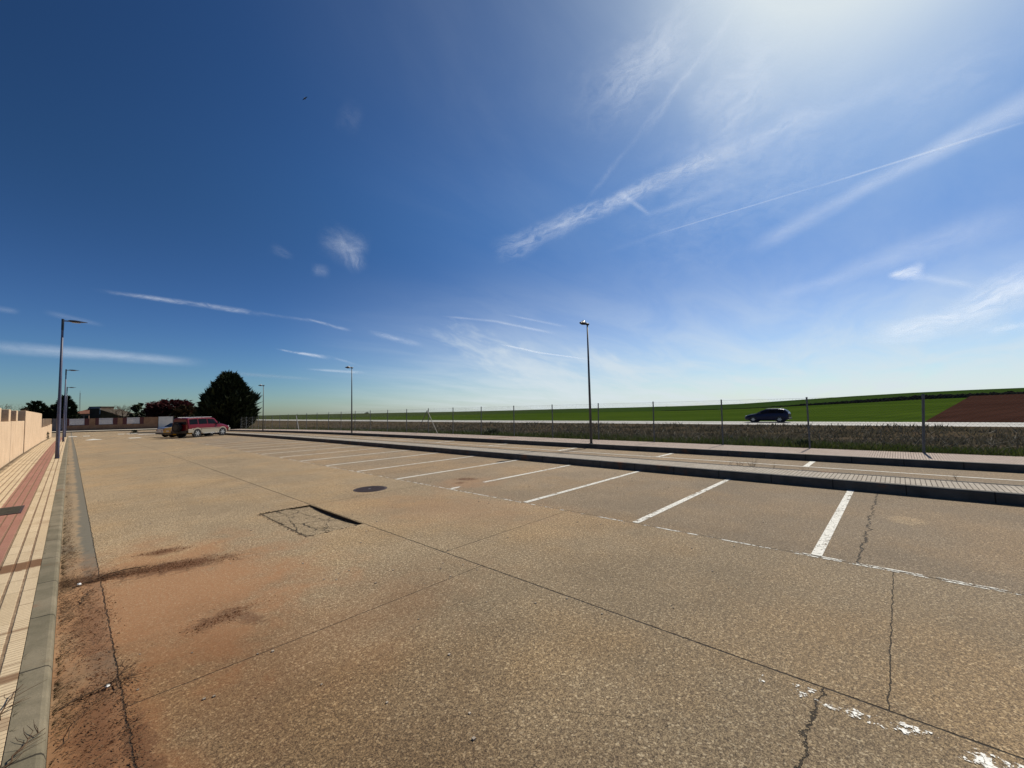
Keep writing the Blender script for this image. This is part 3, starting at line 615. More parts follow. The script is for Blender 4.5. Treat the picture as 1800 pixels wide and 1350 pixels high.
# ------------------------------------------------------------------ painted markings
def mark(name, x0, x1, y0, y1, m, dz=.004):
    ys = fr(y0, y1, 1.5) if y1-y0 > 2 else [y0, y1]
    return struct(grid(name, [x0, x1], ys, lambda x, y: zg(y)+dz, m))
for k in range(-2, 19):
    y = .72+2.012*k; w = .047
    if k == 3:
        mark('bay_line', 6.25, 9.5, y-w, y+w, M['paint']); mark('bay_line', 5.33, 5.6, y-w, y+w, M['paint_thin']); continue
    mark('bay_line', 5.34, 9.62, y-w, y+w, M['paint'])
mark('lane_edge_line', 5.285, 5.318, -30, 48, M['paint_thin']); mark('lane_edge_line', 5.335, 5.36, -30, 1, M['paint_thin'])
mark('parallel_bay_line', 12.46, 12.53, -30, 40, paint_mat('worn_line', .40, .52))
for k in range(-1, 8): mark('parallel_bay_line', 12.53, 13.72, 1.72+3.8*k, 1.84+3.8*k, M['paint'])
mark('old_paint_mark', 2.75, 2.87, -3.2, .68, M['paint_old'])
for (px, py, a, b) in ((128, 767.5, .35, 1.6), (152, 766.5, .3, 1.2), (213, 763, .3, 1.2), (232, 762.5, .5, 1.5), (237, 769.8, .4, 1.2), (262, 762.8, 1.0, 1.2)):
    q = gpt(px, py); mark('road_dash', q.x-a, q.x+a, q.y-b, q.y+b, M['paint'], .006)
q = gpt(165, 773.3); mb = MB(); z = zg(q.y)+.006
mb.quad((q.x-.5, q.y-.35, z), (q.x+.5, q.y-.35, z), (q.x+.5, q.y+.25, z), (q.x-.5, q.y+.25, z)); mb.tri((q.x-.45, q.y+.25, z), (q.x+.45, q.y+.25, z), (q.x, q.y+2.6, z))
struct(mb.build('road_arrow', M['paint']))
# kerbs round the far end of the car park
def kerbline(name, a, b, w, h, m):
    a = Vector(a); b = Vector(b); d = (b-a).normalized(); nn = Vector((-d.y, d.x, 0))
    mb = MB(); mb.obox(((a+b)/2)+Vector((0, 0, h/2-.1)), (b-a)/2, nn*w/2, (0, 0, h/2+.1)); return struct(mb.build(name, m))
EW0 = Vector((-.45, 103.2, -.6)); EWd = Vector((10.9, -7.3, 0)).normalized(); EWn = Vector((EWd.y, -EWd.x, 0))   # end wall line, EWn towards the camera
kerbline('end_kerb', EW0-EWd*6+EWn*4.6, EW0+EWd*17+EWn*4.6, .3, .16, M['kerb'])
mb = MB(); mb.obox(EW0+EWd*5.5+EWn*2.2+Vector((0, 0, -.04)), EWd*11.5, EWn*2.24, (0, 0, .19)); struct(mb.build('end_pavement', noisy('end_paving', (.5, .43, .35), (.62, .55, .45), 2, .9, .2, 0)))
q = gpt(262, 760.8); mb = MB(); mb.box(q.x-1.9, q.x+3, q.y-.5, q.y+.5, -.9, -.42); struct(bevel(mb.build('traffic_island', M['kerb_grey']), .05))
q = gpt(236, 762); mb = MB(); r0 = Vector((q.x, q.y, zg(q.y)))
leafcards(mb, r0+Vector((0, 0, .2)), 140, (.38, .3, .22), .12); tag(mb.build('shrub', M['cypress']), 'tiny dark shrub at the tip of the far traffic island', 'shrub')

# ------------------------------------------------------------------ manhole, grate
mh = empty('manhole_cover', (4.31, 8.12, 0.0), 0, 'round dark iron manhole cover in the driving lane beyond the cracked patch', 'manhole cover')
mb = MB(); N = 40
for k in range(N):
    a, b = 2*math.pi*k/N, 2*math.pi*(k+1)/N
    c = lambda r, t_, z: (r*math.cos(t_), r*math.sin(t_), z)
    mb.quad(c(.30, a, .006), c(.335, a, .004), c(.335, b, .004), c(.30, b, .006)); mb.quad(c(.335, a, .004), c(.34, a, -.01), c(.34, b, -.01), c(.335, b, .004))
mb.build('frame', M['iron'], mh)
mb = MB(); mb.disc((0, 0, .004), (0, 0, 1), .295, .012, 40)
for i in range(-6, 7):
    for j in range(-6, 7):
        if (i*i+j*j)*.0018 < .075 and (i, j) != (0, 0): mb.box(i*.042-.013, i*.042+.013, j*.042-.013, j*.042+.013, .009, .013)
mb.build('lid', M['iron'], mh)
mb = MB(); mb.box(-.05, -.01, -.03, .0, .0102, .0135); mb.build('lifting_plug', noisy('plug', (.2, .2, .21), (.28, .28, .28), 20, .4, .5, 0), mh)
gr = empty('drain_grate', (-.70, 10.9, .094), 0, 'rectangular dark grate set in the red band of the left pavement', 'grate')
mb = MB(); mb.box(-.24, .20, -.42, -.39, -.01, .006); mb.box(-.24, .20, .39, .42, -.01, .006); mb.box(-.24, -.21, -.39, .39, -.01, .006); mb.box(.17, .20, -.39, .39, -.01, .006); mb.build('frame', M['iron'], gr)
mb = MB(); mb.box(-.21, .17, -.39, .39, -.01, .0015)
for i in range(14): mb.box(-.21, .17, -.38+.056*i, -.355+.056*i, .002, .007)
mb.build('bars', noisy('grate_bars', (.06, .055, .04), (.12, .105, .075), 14, .8, .3, 0), gr)

# ------------------------------------------------------------------ left boundary wall
WX = -1.47
wl = empty('boundary_wall', (WX, 30, 0), 0, 'cream rendered wall with a tall solid panel and dark barred openings beside the left pavement', 'wall')
def wbox(mb, y0, y1, h, dx=0, w=.18, hb=-.4):
    mb.obox((-w/2+dx, (y0+y1)/2-30, (hb+h)/2), (w/2, 0, 0), (0, (y1-y0)/2, 0), (0, 0, (h-hb)/2))
seams = [13, 16.6, 20.3, 24.9, 29.3]
for a, b in zip([8]+seams, seams+[30.35]):
    mb = MB(); wbox(mb, a+.03, b-.03, 1.55); bevel(mb.build('wall_panel', M['wall'], wl), .01)
    mb = MB(); wbox(mb, b-.03, b+.03, 1.54, -.02); mb.build('seam', M['dark_metal'], wl)
for a in (11.2, 14.1, 17.0, 19.85, 22.9, 25.9):
    mb = MB(); wbox(mb, a, a+.62, 1.98, 0, .18, 1.551); bevel(mb.build('pillar', M['wall'], wl), .012)
for a in (11.2, 14.1, 17.0, 19.85, 22.9, 25.9):
    b = a+3.0 if a < 25 else 30.35
    mb = MB(); mb.obox((-.30, (a+.62+b)/2-30, 1.74), (.012, 0, 0), (0, (b-a-.62)/2+.3, 0), (0, 0, .19)); mb.build('infill_panel', M['dark_metal'], wl)
    mb = MB(); mb.obox((-.26, (a+.62+b)/2-30+.2, 1.74), (.012, 0, 0), (0, .22, 0), (0, 0, .185)); mb.build('infill_bar', M['dark_red'], wl)
mb = MB(); wbox(mb, 30.37, 37.9, 2.03, .03, .24); wbox(mb, 37.92, 46.3, 2.03, .03, .24); bevel(mb.build('tall_panel', M['wall'], wl), .012)
mb = MB(); wbox(mb, 46.36, 47.1, 1.98, .02, .2); bevel(mb.build('end_pillar', M['wall'], wl), .01)
# stepped lower wall further on
w2 = empty('stepped_wall', (WX, 60, -.3), 0, 'low cream wall with slim pale pillars and dark slats beyond the tall cream panel', 'wall')
for a, b, h in ((47.2, 55, 1.22), (55.1, 61.6, 1.22), (62.2, 68, 1.25), (68.1, 75, 1.3)):
    mb = MB(); mb.obox((-.1, (a+b)/2-60, h/2-.2), (.1, 0, 0), (0, (b-a)/2, 0), (0, 0, h/2+.2)); bevel(mb.build('wall_panel', M['wall'], w2), .01)
for k in range(9):
    a = 48.6+3.15*k; mb = MB(); mb.obox((-.1, a-60, 1.6), (.07, 0, 0), (0, .18, 0), (0, 0, .36)); mb.build('pillar', M['wall'], w2)
mb = MB()
for k in range(90):
    a = 47.3+.31*k; mb.obox((-.16, a-60, 1.58), (.012, 0, 0), (0, .09, 0), (0, 0, .34))
mb.build('slat_panel', M['grey_fence'], w2)
mb = MB(); p = Vector((-1.36, 57.5, zg(57.5)+.1)); leafcards(mb, p+Vector((0, 0, .35)), 120, (.08, .16, .4), .07); tag(mb.build('climbing_plant', M['cypress']), 'narrow dark plant against the stepped cream wall', 'plant')

# ------------------------------------------------------------------ end wall
def ew_s(px):     # distance along the end wall seen at column px
    d = pray(px, 745); k = Vector((d.x, d.y, 0)); A = EW0
    den = k.x*(-EWd.y)+k.y*EWd.x; s = (A.y*k.x-A.x*k.y)/den; return s
ew = empty('end_wall', tuple(EW0), math.atan2(EWd.y, EWd.x), 'brown brick wall with white slatted panels between dark red panels at the far end', 'wall')
def eb(mb, x0, x1, z0, z1, t0=-.12, t1=.12): mb.box(ew_s(x0), ew_s(x1), t0, t1, z0, z1)
mb = MB(); eb(mb, 118.5, 278, -.2, 1.02); bevel(mb.build('wall_base', M['brick'], ew), .02)
for a, b in ((157.2, 168), (207.2, 216), (253.2, 278)):
    mb = MB(); eb(mb, a, b, 1.021, 2.15, -.10, .10); bevel(mb.build('brick_pier', M['brick'], ew), .02)
for a, b in ((118.5, 121.9), (149, 157), (168.2, 174), (199, 207), (216.2, 223), (246, 253)):
    mb = MB(); eb(mb, a, b, 1.021, 2.17, -.07, .07); mb.build('dark_red_panel', M['dark_red'], ew)
for a, b in ((122, 148.9), (174.1, 198.9), (223.1, 245.9)):
    mb = MB(); s0, s1 = ew_s(a), ew_s(b); kk = int((s1-s0)/.16)
    for i in range(kk): u = s0+(s1-s0)*i/kk; mb.box(u+.012, u+(s1-s0)/kk-.035, -.05, -.02, 1.08, 2.16)
    mb.box(s0, s1, -.018, .012, 1.15, 1.22); mb.box(s0, s1, -.018, .012, 1.98, 2.05); fpn = mb.build('slat_panel', M['white_slat'], ew)
# grey gate to its right and slatted fence to its left
g = empty('gate', tuple(EW0), math.atan2(EWd.y, EWd.x), 'plain pale grey metal gate at the right end of the brick wall behind the cars', 'gate')
mb = MB(); eb(mb, 278.6, 303.8, .1, 2.2, -.04, .02); mb.build('panel', M['grey_panel'], g)
mb = MB(); eb(mb, 303.9, 305, -.1, 2.3, -.06, .06); mb.build('gate_post', M['dark_metal'], g); mb = MB(); eb(mb, 278.1, 278.5, -.1, 2.25, -.07, .05); mb.build('gate_post', M['dark_metal'], g)
g = empty('slatted_fence', tuple(EW0), math.atan2(EWd.y, EWd.x), 'dark grey slatted fence between the stepped cream wall and the brick wall', 'fence')
mb = MB(); s0, s1 = ew_s(92), ew_s(118.3)
k = 46
for i in range(k): u = s0+(s1-s0)*i/k; mb.box(u, u+(s1-s0)/k*.7, -.03, 0, .1, 2.25)
mb.build('slats', M['grey_fence'], g)
for zz in (.3, 1.9): mb = MB(); mb.box(s0, s1, .0, .05, zz, zz+.1); mb.build('rail', M['dark_metal'], g)
for i in range(5): u = s0+(s1-s0)*i/4; mb = MB(); mb.box(u-.04, u+.04, .05, .12, -.1, 2.3); mb.build('post', M['dark_metal'], g)

# ------------------------------------------------------------------ houses behind the end wall
def house(name, label, px0, px1, ytop, ybot, depth, wall, roofm, kind, hd=7):
    a = atd(px0, ybot, depth); b = atd(px1, ybot, depth); zt_ = atd((px0+px1)/2, ytop, depth).z; ze = a.z
    a.z = b.z = 0; c = (a+b)/2; L = (b-a).length/2; ang = math.atan2((b-a).y, (b-a).x)
    root = empty(name, (c.x, c.y, -.6), ang, label, 'house')
    return root, L, zt_+.6
r, L, h = house('house', 'low house with pale terracotta hipped roof behind the brick wall', 126, 156, 719, 735, 125, None, None, 0)
hw = 3.6
mb = MB(); mb.box(-L, L, 0, 7, 0, hw); mb.build('wall', M['house_wall'], r)
mb = MB(); e = .4
mb.quad((-L-e, -e, hw), (L+e, -e, hw), (L*.5, 3.5, h), (-L*.5, 3.5, h)); mb.quad((L+e, 7+e, hw), (-L-e, 7+e, hw), (-L*.5, 3.5, h), (L*.5, 3.5, h))
mb.tri((-L-e, 7+e, hw), (-L-e, -e, hw), (-L*.5, 3.5, h)); mb.tri((L+e, -e, hw), (L+e, 7+e, hw), (L*.5, 3.5, h)); mb.quad((-L-e, -e, hw-.01), (-L-e, 7+e, hw-.01), (L+e, 7+e, hw-.01), (L+e, -e, hw-.01))
rf = mb.build('roof', M['roof'], r); mb = MB(); mb.box(-.9, .1, 3, 3.9, h-.5, h+.35); mb.build('chimney', M['dark_wall'], rf); mb = MB(); mb.box(1.6, 1.9, 3, 3.3, h-.9, h+.5); mb.build('chimney', M['house_wall'], rf)
for xx in (-1.5, 0.3, 1.9):
    mb = MB(); mb.box(xx-.5, xx+.5, -.03, .02, 1.9, 3.0); w_ = mb.build('window', M['glass'], r); mb = MB(); mb.box(xx-.62, xx+.62, -.06, -.031, 1.75, 1.89); mb.build('sill', M['white_slat'], w_)
r, L, h = house('house', 'dark brown house with square chimney block and long roof sloping down to the right', 157, 176, 714, 735, 118, None, None, 0)
mb = MB(); mb.box(-L, L, 0, 4, 0, h-.35); mb.build('tower_wall', M['dark_wall'], r)
mb = MB(); mb.box(-L-.15, L+.15, -.15, 4.15, h-.349, h-.1); mb.build('tower_cap', M['slate'], r); mb = MB(); mb.box(-L-.05, L+.02, -.2, -.151, h-.62, h-.35); mb.build('white_fascia', M['white_slat'], r)
Lr = 118/FPX*42; mb = MB()
mb.quad((L+.01, -.4, h-.9), (L+.01, 6, h-.9), (L+Lr, 6, h-3.1), (L+Lr, -.4, h-3.1)); mb.quad((L+.01, -.4, h-1.15), (L+Lr, -.4, h-3.35), (L+Lr, 6, h-3.35), (L+.01, 6, h-1.15)); mb.quad((L+.01, -.4, h-.9), (L+Lr, -.4, h-3.1), (L+Lr, -.4, h-3.35), (L+.01, -.4, h-1.15)); mb.build('sloping_roof', M['slate'], r)
mb = MB(); i = len(mb.v); mb.v += [(L+.01, .1, 0), (L+Lr-.3, .1, 0), (L+Lr-.3, .1, h-3.38), (L+.01, .1, h-1.18)]; mb.f.append((0, 1, 2, 3)); mb.v += [(x, 5.8, z) for (x, y, z) in mb.v[:4]]; mb.f += [(7, 6, 5, 4), (1, 5, 6, 2), (0, 4, 5, 1)]; mb.build('wing_wall', noisy('ochre_wall', (.12, .075, .035), (.17, .11, .055), 1, .9, .2, 0), r)
mb = MB(); mb.box(L-.25, L+.05, -.06, .0, h-2.3, h-.7); mb.build('corner_trim', M['white_slat'], r)
p = atd(139, 735, 150); pt = atd(139.5, 691, 150); am = empty('radio_mast', (p.x, p.y, -.6), 0, 'thin lattice radio mast rising behind the terracotta roof', 'mast')
hm = pt.z+.6; mb = MB()
for k in range(3):
    a = k*2.094; mb.tube([(.25*math.cos(a), .25*math.sin(a), 0), (.1*math.cos(a), .1*math.sin(a), hm)], .035, 4)
mb.build('legs', M['post'], am); mb = MB()
for i in range(int(hm/.6)):
    rr = .25-.15*i*.6/hm
    for k in range(3): a, b = k*2.094, (k+1)*2.094; mb.tube([(rr*math.cos(a), rr*math.sin(a), i*.6), (rr*math.cos(b), rr*math.sin(b), i*.6+.6)], .02, 3)
mb.build('bracing', M['post'], am); mb = MB(); mb.tube([(0, 0, hm-.3), (0, 0, hm+.9)], .03, 4); mb.build('antenna', M['post'], am)

# ------------------------------------------------------------------ trees
def envtree(name, label, cat, base, prof_, leafm, n, size, up=.5, spray=.3, trunk_h=1.0, squash=1.0, parts=None, tr=.2):
    """crown filled from a height/radius profile, sprays pointing outwards"""
    root = empty(name, tuple(base), random.uniform(0, 6), label, cat)
    H_ = prof_[-1][0]; mb = MB()
    mb.tube([(0, 0, -.3), (.05, 0, trunk_h), (0, .05, H_*.5), (0, 0, H_*.85)], [tr, tr*.85, tr*.5, tr*.15], 8)
    for k in range(14):
        a = random.uniform(0, 6.28); z0 = random.uniform(.15, .75)*H_; R_ = tab([(p_, q_) for p_, q_ in prof_], z0)*.75
        mb.tube([(0, 0, z0*.8), (R_*.5*math.cos(a), R_*.5*math.sin(a), z0), (R_*math.cos(a), R_*math.sin(a), z0+R_*.35)], [tr*.35, tr*.2, tr*.06], 5)
    mb.build('trunk', M['bark'], root)
    cb = MB(); lob = [(random.uniform(0, 6.28), random.uniform(0, H_), random.uniform(.75, 1.18)) for _ in range(60)]
    cl = []
    for _ in range(max(30, n//45)):
        z = H_*random.random()**.9; R_ = tab(prof_, z); a = random.uniform(0, 6.28)
        f_ = 1.0
        for (la, lz, lf) in lob:
            if abs((a-la+3.14) % 6.28-3.14) < .5 and abs(z-lz) < H_*.09: f_ = lf; break
        rr = R_*f_*random.uniform(.55, 1.0)**.6
        cl.append((Vector((rr*math.cos(a), rr*math.sin(a)*squash, z)), a, R_))
    for (c, a, R_) in cl:
        sz = max(.25, R_*.22)
        out = Vector((math.cos(a), math.sin(a), up)).normalized()
        for _ in range(45):
            p = c+Vector((random.gauss(0, .45), random.gauss(0, .45), random.gauss(0, .45)))*sz
            q = (out+Vector((random.gauss(0, .35), random.gauss(0, .35), random.gauss(0, .3)))).normalized()
            s = size*random.uniform(.5, 1.5); w = q.cross(Vector((random.gauss(0, 1), random.gauss(0, 1), random.gauss(0, 1)))).normalized()*s*spray
            cb.tri(p-w, p+w, p+q*s)
    cb.build('crown', leafm, root); return root
TB = gpt(404, 756); TB = Vector((TB.x-.1, TB.y+.2, zg(TB.y)))
dpt = -(RM.transposed() @ (TB-EYE)).z; U = dpt/FPX         # metres per photo pixel at the tree
print('tree', TB, dpt)
prof_c = [(0, 16*U), (6*U, 27*U), (18*U, 33*U), (30*U, 35*U), (42*U, 34*U), (52*U, 31*U), (62*U, 26*U), (71*U, 19*U), (79*U, 12*U), (86*U, 6*U), (91*U, 1.0*U)]
envtree('cypress_tree', 'tall dense black-green cypress standing beyond the red four wheel drive car', 'tree', TB, prof_c, M['cypress'], 26000, 11*U, 1.0, .2, tr=.3)
lb = atd(368, 757, dpt); envtree('cypress_tree', 'shorter dark conifer merging into the left side of the tall cypress', 'tree', (lb.x, lb.y, -.6), [(0, 12*U), (14*U, 15*U), (26*U, 13*U), (34*U, 8*U), (40*U, 1*U)], M['cypress'], 7000, 8*U, .7, .22)
def bgtree(name, label, cat, x, ytop, ybase, wpx, depth, leafm, shape, n, sz, up=.4, **kw):
    b = atd(x, ybase, depth); u = depth/FPX; top = atd(x, ytop, depth).z; Hh = top+.6
    pr = [(h_*Hh, max(.02, w_*wpx/2*u)) for h_, w_ in shape]
    return envtree(name, label, cat, (b.x, b.y, -.6), pr, leafm, n, sz*u, up, **kw)
RND = [(0, .4), (.3, .75), (.5, 1), (.7, .97), (.86, .72), (.96, .35), (1, .05)]
CON = [(0, .9), (.3, 1), (.55, .75), (.8, .4), (1, .03)]
bgtree('conifer_tree', 'dark bushy conifer rising behind the tall cream wall panel', 'tree', 62, 706, 740, 30, 110, M['cypress'], RND, 4500, 4)
bgtree('conifer_tree', 'dark pointed conifer behind the nearest left street lamp', 'tree', 113, 699, 740, 34, 112, M['cypress'], CON, 6000, 5, .8)
bgtree('shrub', 'low dark rounded shrub left of the pointed conifer', 'shrub', 84, 719, 740, 30, 112, M['cypress'], RND, 3500, 4)
bgtree('shrub', 'dark shrub mass between the conifer and the terracotta roof', 'shrub', 99, 713, 740, 26, 113, M['cypress'], RND, 3500, 4)
bgtree('pine_tree', 'loose layered green tree right of the bare tree', 'tree', 252, 710, 738, 34, 112, M['pine'], [(0, .5), (.4, .9), (.6, 1), (.75, .55), (.85, .75), (1, .05)], 3000, 4, .1)
bgtree('olive_shrub', 'pale grey-green shrub in front of the purple tree', 'shrub', 278, 724, 738, 26, 108, M['olive'], RND, 1400, 3)
bgtree('plum_tree', 'wide dark purple-leaved tree behind the wall left of the cypress', 'tree', 301, 705, 742, 64, 106, M['plum'], [(0, .5), (.35, .9), (.6, 1), (.8, .9), (.93, .6), (1, .2)], 11000, 4, .3)
bgtree('brown_tree', 'brownish round tree leaning against the purple tree', 'tree', 326, 715, 742, 36, 104, M['brownleaf'], RND, 4000, 4)
bgtree('shrub', 'small dark round bush seen between the brown tree and the cypress', 'shrub', 346, 728, 742, 20, 100, M['cypress'], RND, 1500, 3)
def bare(name, label, x, ytop, ybase, depth, seed):
    random.seed(seed); b = atd(x, ybase, depth); Hh = atd(x, ytop, depth).z+.6; root = empty(name, (b.x, b.y, -.6), 0, label, 'tree')
    tk = MB(); br = MB(); tk.tube([(0, 0, -.2), (.05, 0, Hh*.28)], [.16, .13], 7); tk.build('trunk', M['bark'], root)
    def grow(p, d, l, r, k):
        q = p+d*l; br.tube([p, p+d*l*.5+Vector((random.gauss(0, .05), random.gauss(0, .05), .02))*l, q], [r, r*.8, r*.6], 4, False)
        if k == 0: return
        for _ in range(random.choice((2, 3, 3))):
            nd = (d+Vector((random.gauss(0, .5), random.gauss(0, .5), random.gauss(.05, .3)))).normalized(); grow(q, nd, l*random.uniform(.6, .85), r*.6, k-1)
    for k in range(6):
        a = k*1.05+random.random(); grow(Vector((.05, 0, Hh*.26)), Vector((math.cos(a)*.7, math.sin(a)*.7, .8)).normalized(), Hh*.26, .085, 4)
    br.build('branches', M['twig'], root)
bare('bare_tree', 'leafless spreading tree above the slatted wall', 215, 709, 738, 110, 3)
bare('bare_tree', 'faint leafless bush showing above the barred part of the left wall', 12, 707, 740, 95, 8)
random.seed(11)
# specks on the horizon
for (x, y, w, h, d, lab) in ((645, 729, 7, 5, 420, 'tiny dark tree far off on the skyline left of the second lamp line'), (1160, 718, 16, 4, 520, 'low pale clump of trees on the far skyline'), (1172, 718, 4, 4, 500, 'single far bush just right of the pale skyline clump'),
                       (932, 724.5, 7, 4, 600, 'small far clump on the skyline between two fence posts'), (955, 725, 12, 4, 620, 'long low far clump on the skyline left of the main lamp'), (880, 726, 6, 3, 600, 'tiny far bush on the skyline over the field'), (1105, 718, 1, 1, 620, '')):
    if not lab: continue
    b = atd(x, y, d); u = d/FPX; mb = MB()
    leafcards(mb, b+Vector((0, 0, h*u*.3)), 130, (w*u*.5, w*u*.5, h*u*.55), h*u*.35); tag(mb.build('distant_tree', M['hedge']), lab, 'tree')
b = atd(584, 732, 330); mb = MB(); mb.box(-1.6, .6, -1, 1, -.8, .9); hb2 = empty('farm_hut', tuple(b), 0, 'tiny white farm hut far away in the green fields', 'hut'); mb.build('wall', M['white'], hb2)
mb = MB(); mb.quad((-1.8, -1.2, .9), (.8, -1.2, .9), (.8, 0, 1.5), (-1.8, 0, 1.5)); mb.quad((.8, 1.2, .9), (-1.8, 1.2, .9), (-1.8, 0, 1.5), (.8, 0, 1.5)); mb.build('roof', M['slate'], hb2)

# ------------------------------------------------------------------ chain link fence
FX = 15.82
fe = empty('chain_link_fence', (FX, 0, .12), 0, 'long chain link fence on thin grey posts along the far pavement', 'fence')
zf = lambda y: zg(y)
PY = [-.41+2.52*k for k in range(-8, 30)]
for y in PY:
    mb = MB(); mb.tube([(0, 0, -.1), (0, 0, 1.62)], .024 if y > 0 else .03, 8); mb.disc((0, 0, 1.625), (0, 0, 1), .028, .02, 8)
    o = mb.build('post', M['post'], fe); o.location = (0, y, zf(y)); o.rotation_euler = (.05 if abs(y+.41) < .1 else random.gauss(.0, .006), random.gauss(.02, .006), 0)
mb = MB()
for dz in (1.60, .82, .04):
    mb.tube([(-.02, y, dz+zf(y)) for y in fr(PY[0], PY[-1], 2.52)], .0022, 4)
mb.build('line_wire', M['wire'], fe)
mb = MB(); y = PY[0]; st = .085; hh = 1.56
while y < PY[-1]-hh:
    for s_ in (0, 1):
        a = (-.024+.004*s_, y if s_ == 0 else y+hh, .03+zf(y if s_ == 0 else y+hh)); b = (-.024+.004*s_, y+hh if s_ == 0 else y, .03+hh+zf(y+hh if s_ == 0 else y))
        mb.tube([a, b], .0012, 3, False)
    y += st if y < 36 else st*3
mb.build('mesh', M['wire'], fe)
for (yc, lab) in ((gpt(755, 763, .12).y, ''),):
    yc = min(PY, key=lambda q: abs(q-22.2))
    for s_ in (-1, 1):
        mb = MB(); mb.tube([(-.06, yc, 1.5+zf(yc)), (-.1, yc+s_*1.15, .0+zf(yc))], .022, 6); mb.build('brace', noisy('brace_steel', (.12, .115, .10), (.17, .16, .14), 5, .5, .5, 0), fe)
for s_ in (1,):
    mb = MB(); yc = min(PY, key=lambda q: abs(q-44)); mb.tube([(-.06, yc, 1.45+zf(yc)), (-.1, yc-.9, 0+zf(yc))], .03, 6); mb.build('brace', noisy('pale_brace', (.3, .3, .3), (.36, .36, .35), 5, .6, .3, 0), fe)

# ------------------------------------------------------------------ street lamps
def lamp(kind, x, y, h, z0, label, group, rz=0):
    root = empty('street_lamp', (x, y, z0), rz, label, 'street lamp', group)
    if kind == 'L':
        mb = MB(); mb.tube([(0, 0, -.1), (0, 0, .5), (0, 0, h*.5), (0, 0, h)], [.062, .058, .045, .032], 16); mb.build('pole', M['lamp_blue'], root, True)
        mb = MB(); mb.disc((0, 0, .006), (0, 0, 1), .085, .012, 16); mb.build('base_plate', M['lamp_blue'], root)
        mb = MB(); mb.tube([(0, 0, h-.42), (0, 0, h+.015)], .04, 12); mb.tube([(.03, 0, h-.055), (.16, 0, h-.05)], .022, 8); mb.build('arm', M['lamp_head'], root)
        hd = MB(); sec = [(.13, .035, .035), (.2, .075, .06), (.34, .10, .065), (.46, .095, .05), (.60, .06, .025), (.68, .03, .012)]
        V = []; F = []; n = 10
        for (xx, w, t_) in sec:
            for k in range(n): a = 2*math.pi*k/n; V.append((xx, w*math.cos(a), h-.045+t_*math.sin(a)*(.55 if math.sin(a) < 0 else .8)))
        for i in range(len(sec)-1):
            for k in range(n): F.append((i*n+k, i*n+(k+1) % n, (i+1)*n+(k+1) % n, (i+1)*n+k))
        F += [tuple(range(n)), tuple((len(sec)-1)*n+k for k in range(n))[::-1]]
        mesh('lamp_head', V, F, M['lamp_head'], root, True)
        mb = MB(); mb.box(.24, .48, -.06, .06, h-.094, h-.082); mb.build('lens', M['lens'], root)
    else:
        mb = MB(); mb.tube([(0, 0, -.1), (0, 0, h*.5), (0, 0, h)], [.052, .042, .028], 14); mb.build('pole', M['lamp_grey'], root, True)
        mb = MB(); mb.disc((0, 0, .008), (0, 0, 1), .08, .014, 14); mb.build('base_plate', M['lamp_grey'], root)
        mb = MB(); V = []; F = []; n = 12; sec = [(.10, .03, .03), (.06, .06, .05), (-.02, .06, .05), (-.10, .055, .04), (-.18, .085, .055), (-.32, .11, .07), (-.42, .09, .04), (-.50, .04, .015)]
        for (xx, w, t_) in sec:
            for k in range(n): a = 2*math.pi*k/n; V.append((xx, w*math.cos(a), h+.03+t_*math.sin(a)))
        for i in range(len(sec)-1):
            for k in range(n): F.append((i*n+k, (i+1)*n+k, (i+1)*n+(k+1) % n, i*n+(k+1) % n))
        F += [tuple(range(n))[::-1], tuple((len(sec)-1)*n+k for k in range(n))]
        mesh('lamp_head', V, F, M['lamp_head'], root, True)
        V = []; F = []; sec = [(-.14, .01), (-.18, .05), (-.26, .075), (-.34, .05), (-.38, .01)]; n = 8
        for (xx, w) in sec:
            for k in range(n): a = math.pi*k/(n-1); V.append((xx, w*1.1*math.cos(a), h+.075+w*math.sin(a)))
        for i in range(len(sec)-1):
            for k in range(n-1): F.append((i*n+k, (i+1)*n+k, (i+1)*n+k+1, i*n+k+1))
        mesh('cover', M and V, F, M['lens'], root, True)
    return root
GL, GR = 'blue-grey street lamps along the left pavement', 'grey street lamps along the far pavement'
lamp('L', -.30, 23.9, 5.43, .09, 'nearest and tallest-looking blue-grey lamp post on the left tiled pavement', GL)
lamp('L', -.30, 45.6, 5.4, .09+zg(45.6), 'middle blue-grey lamp post of the left pavement, seen just right of the nearest one', GL)
lamp('L', -.30, 65.6, 5.4, .09+zg(65.6), 'farthest blue-grey lamp post of the left pavement, beside the end wall', GL)
lamp('R', 14.05, 8.93, 4.72, .16, 'nearest slim grey lamp post on the far pavement, in front of the green field', GR)
lamp('R', 14.05, 29.2, 4.72, .16+zg(29.2), 'second slim grey lamp post of the far pavement, between the cypress and the main lamp', GR)
lamp('R', 14.05, 49.5, 4.72, .16+zg(49.5), 'small farthest grey lamp post just right of the cypress', GR)

# ------------------------------------------------------------------ cars
def wheel(root, x, y, r, side, w=.2, five=True):
    t = MB(); t.tube([(0, -w/2, 0), (0, -w*.38, 0), (0, w*.38, 0), (0, w/2, 0)], [r*.9, r, r, r*.9], 24); wt_ = t.build('wheel', M['tyre'], root, False); wt_.location = (x, y, r)
    m_ = MB(); rr = r*.62; yy = side*w/2
    m_.tube([(0, yy*.86, 0), (0, yy*1.03, 0)], [rr, rr*.97], 20, False)
    for k in range(6):
        a = k*math.pi/3; d = Vector((math.cos(a), 0, math.sin(a))); p = Vector((-math.sin(a), 0, math.cos(a)))
        m_.obox(d*rr*.55+Vector((0, yy*1.0, 0)), d*rr*.45, Vector((0, .012, 0)), p*rr*.16)
    m_.disc((0, yy*1.02, 0), (0, 1, 0), rr*.28, .03, 12); m_.build('rim', M['alloy'], wt_)
    return wt_
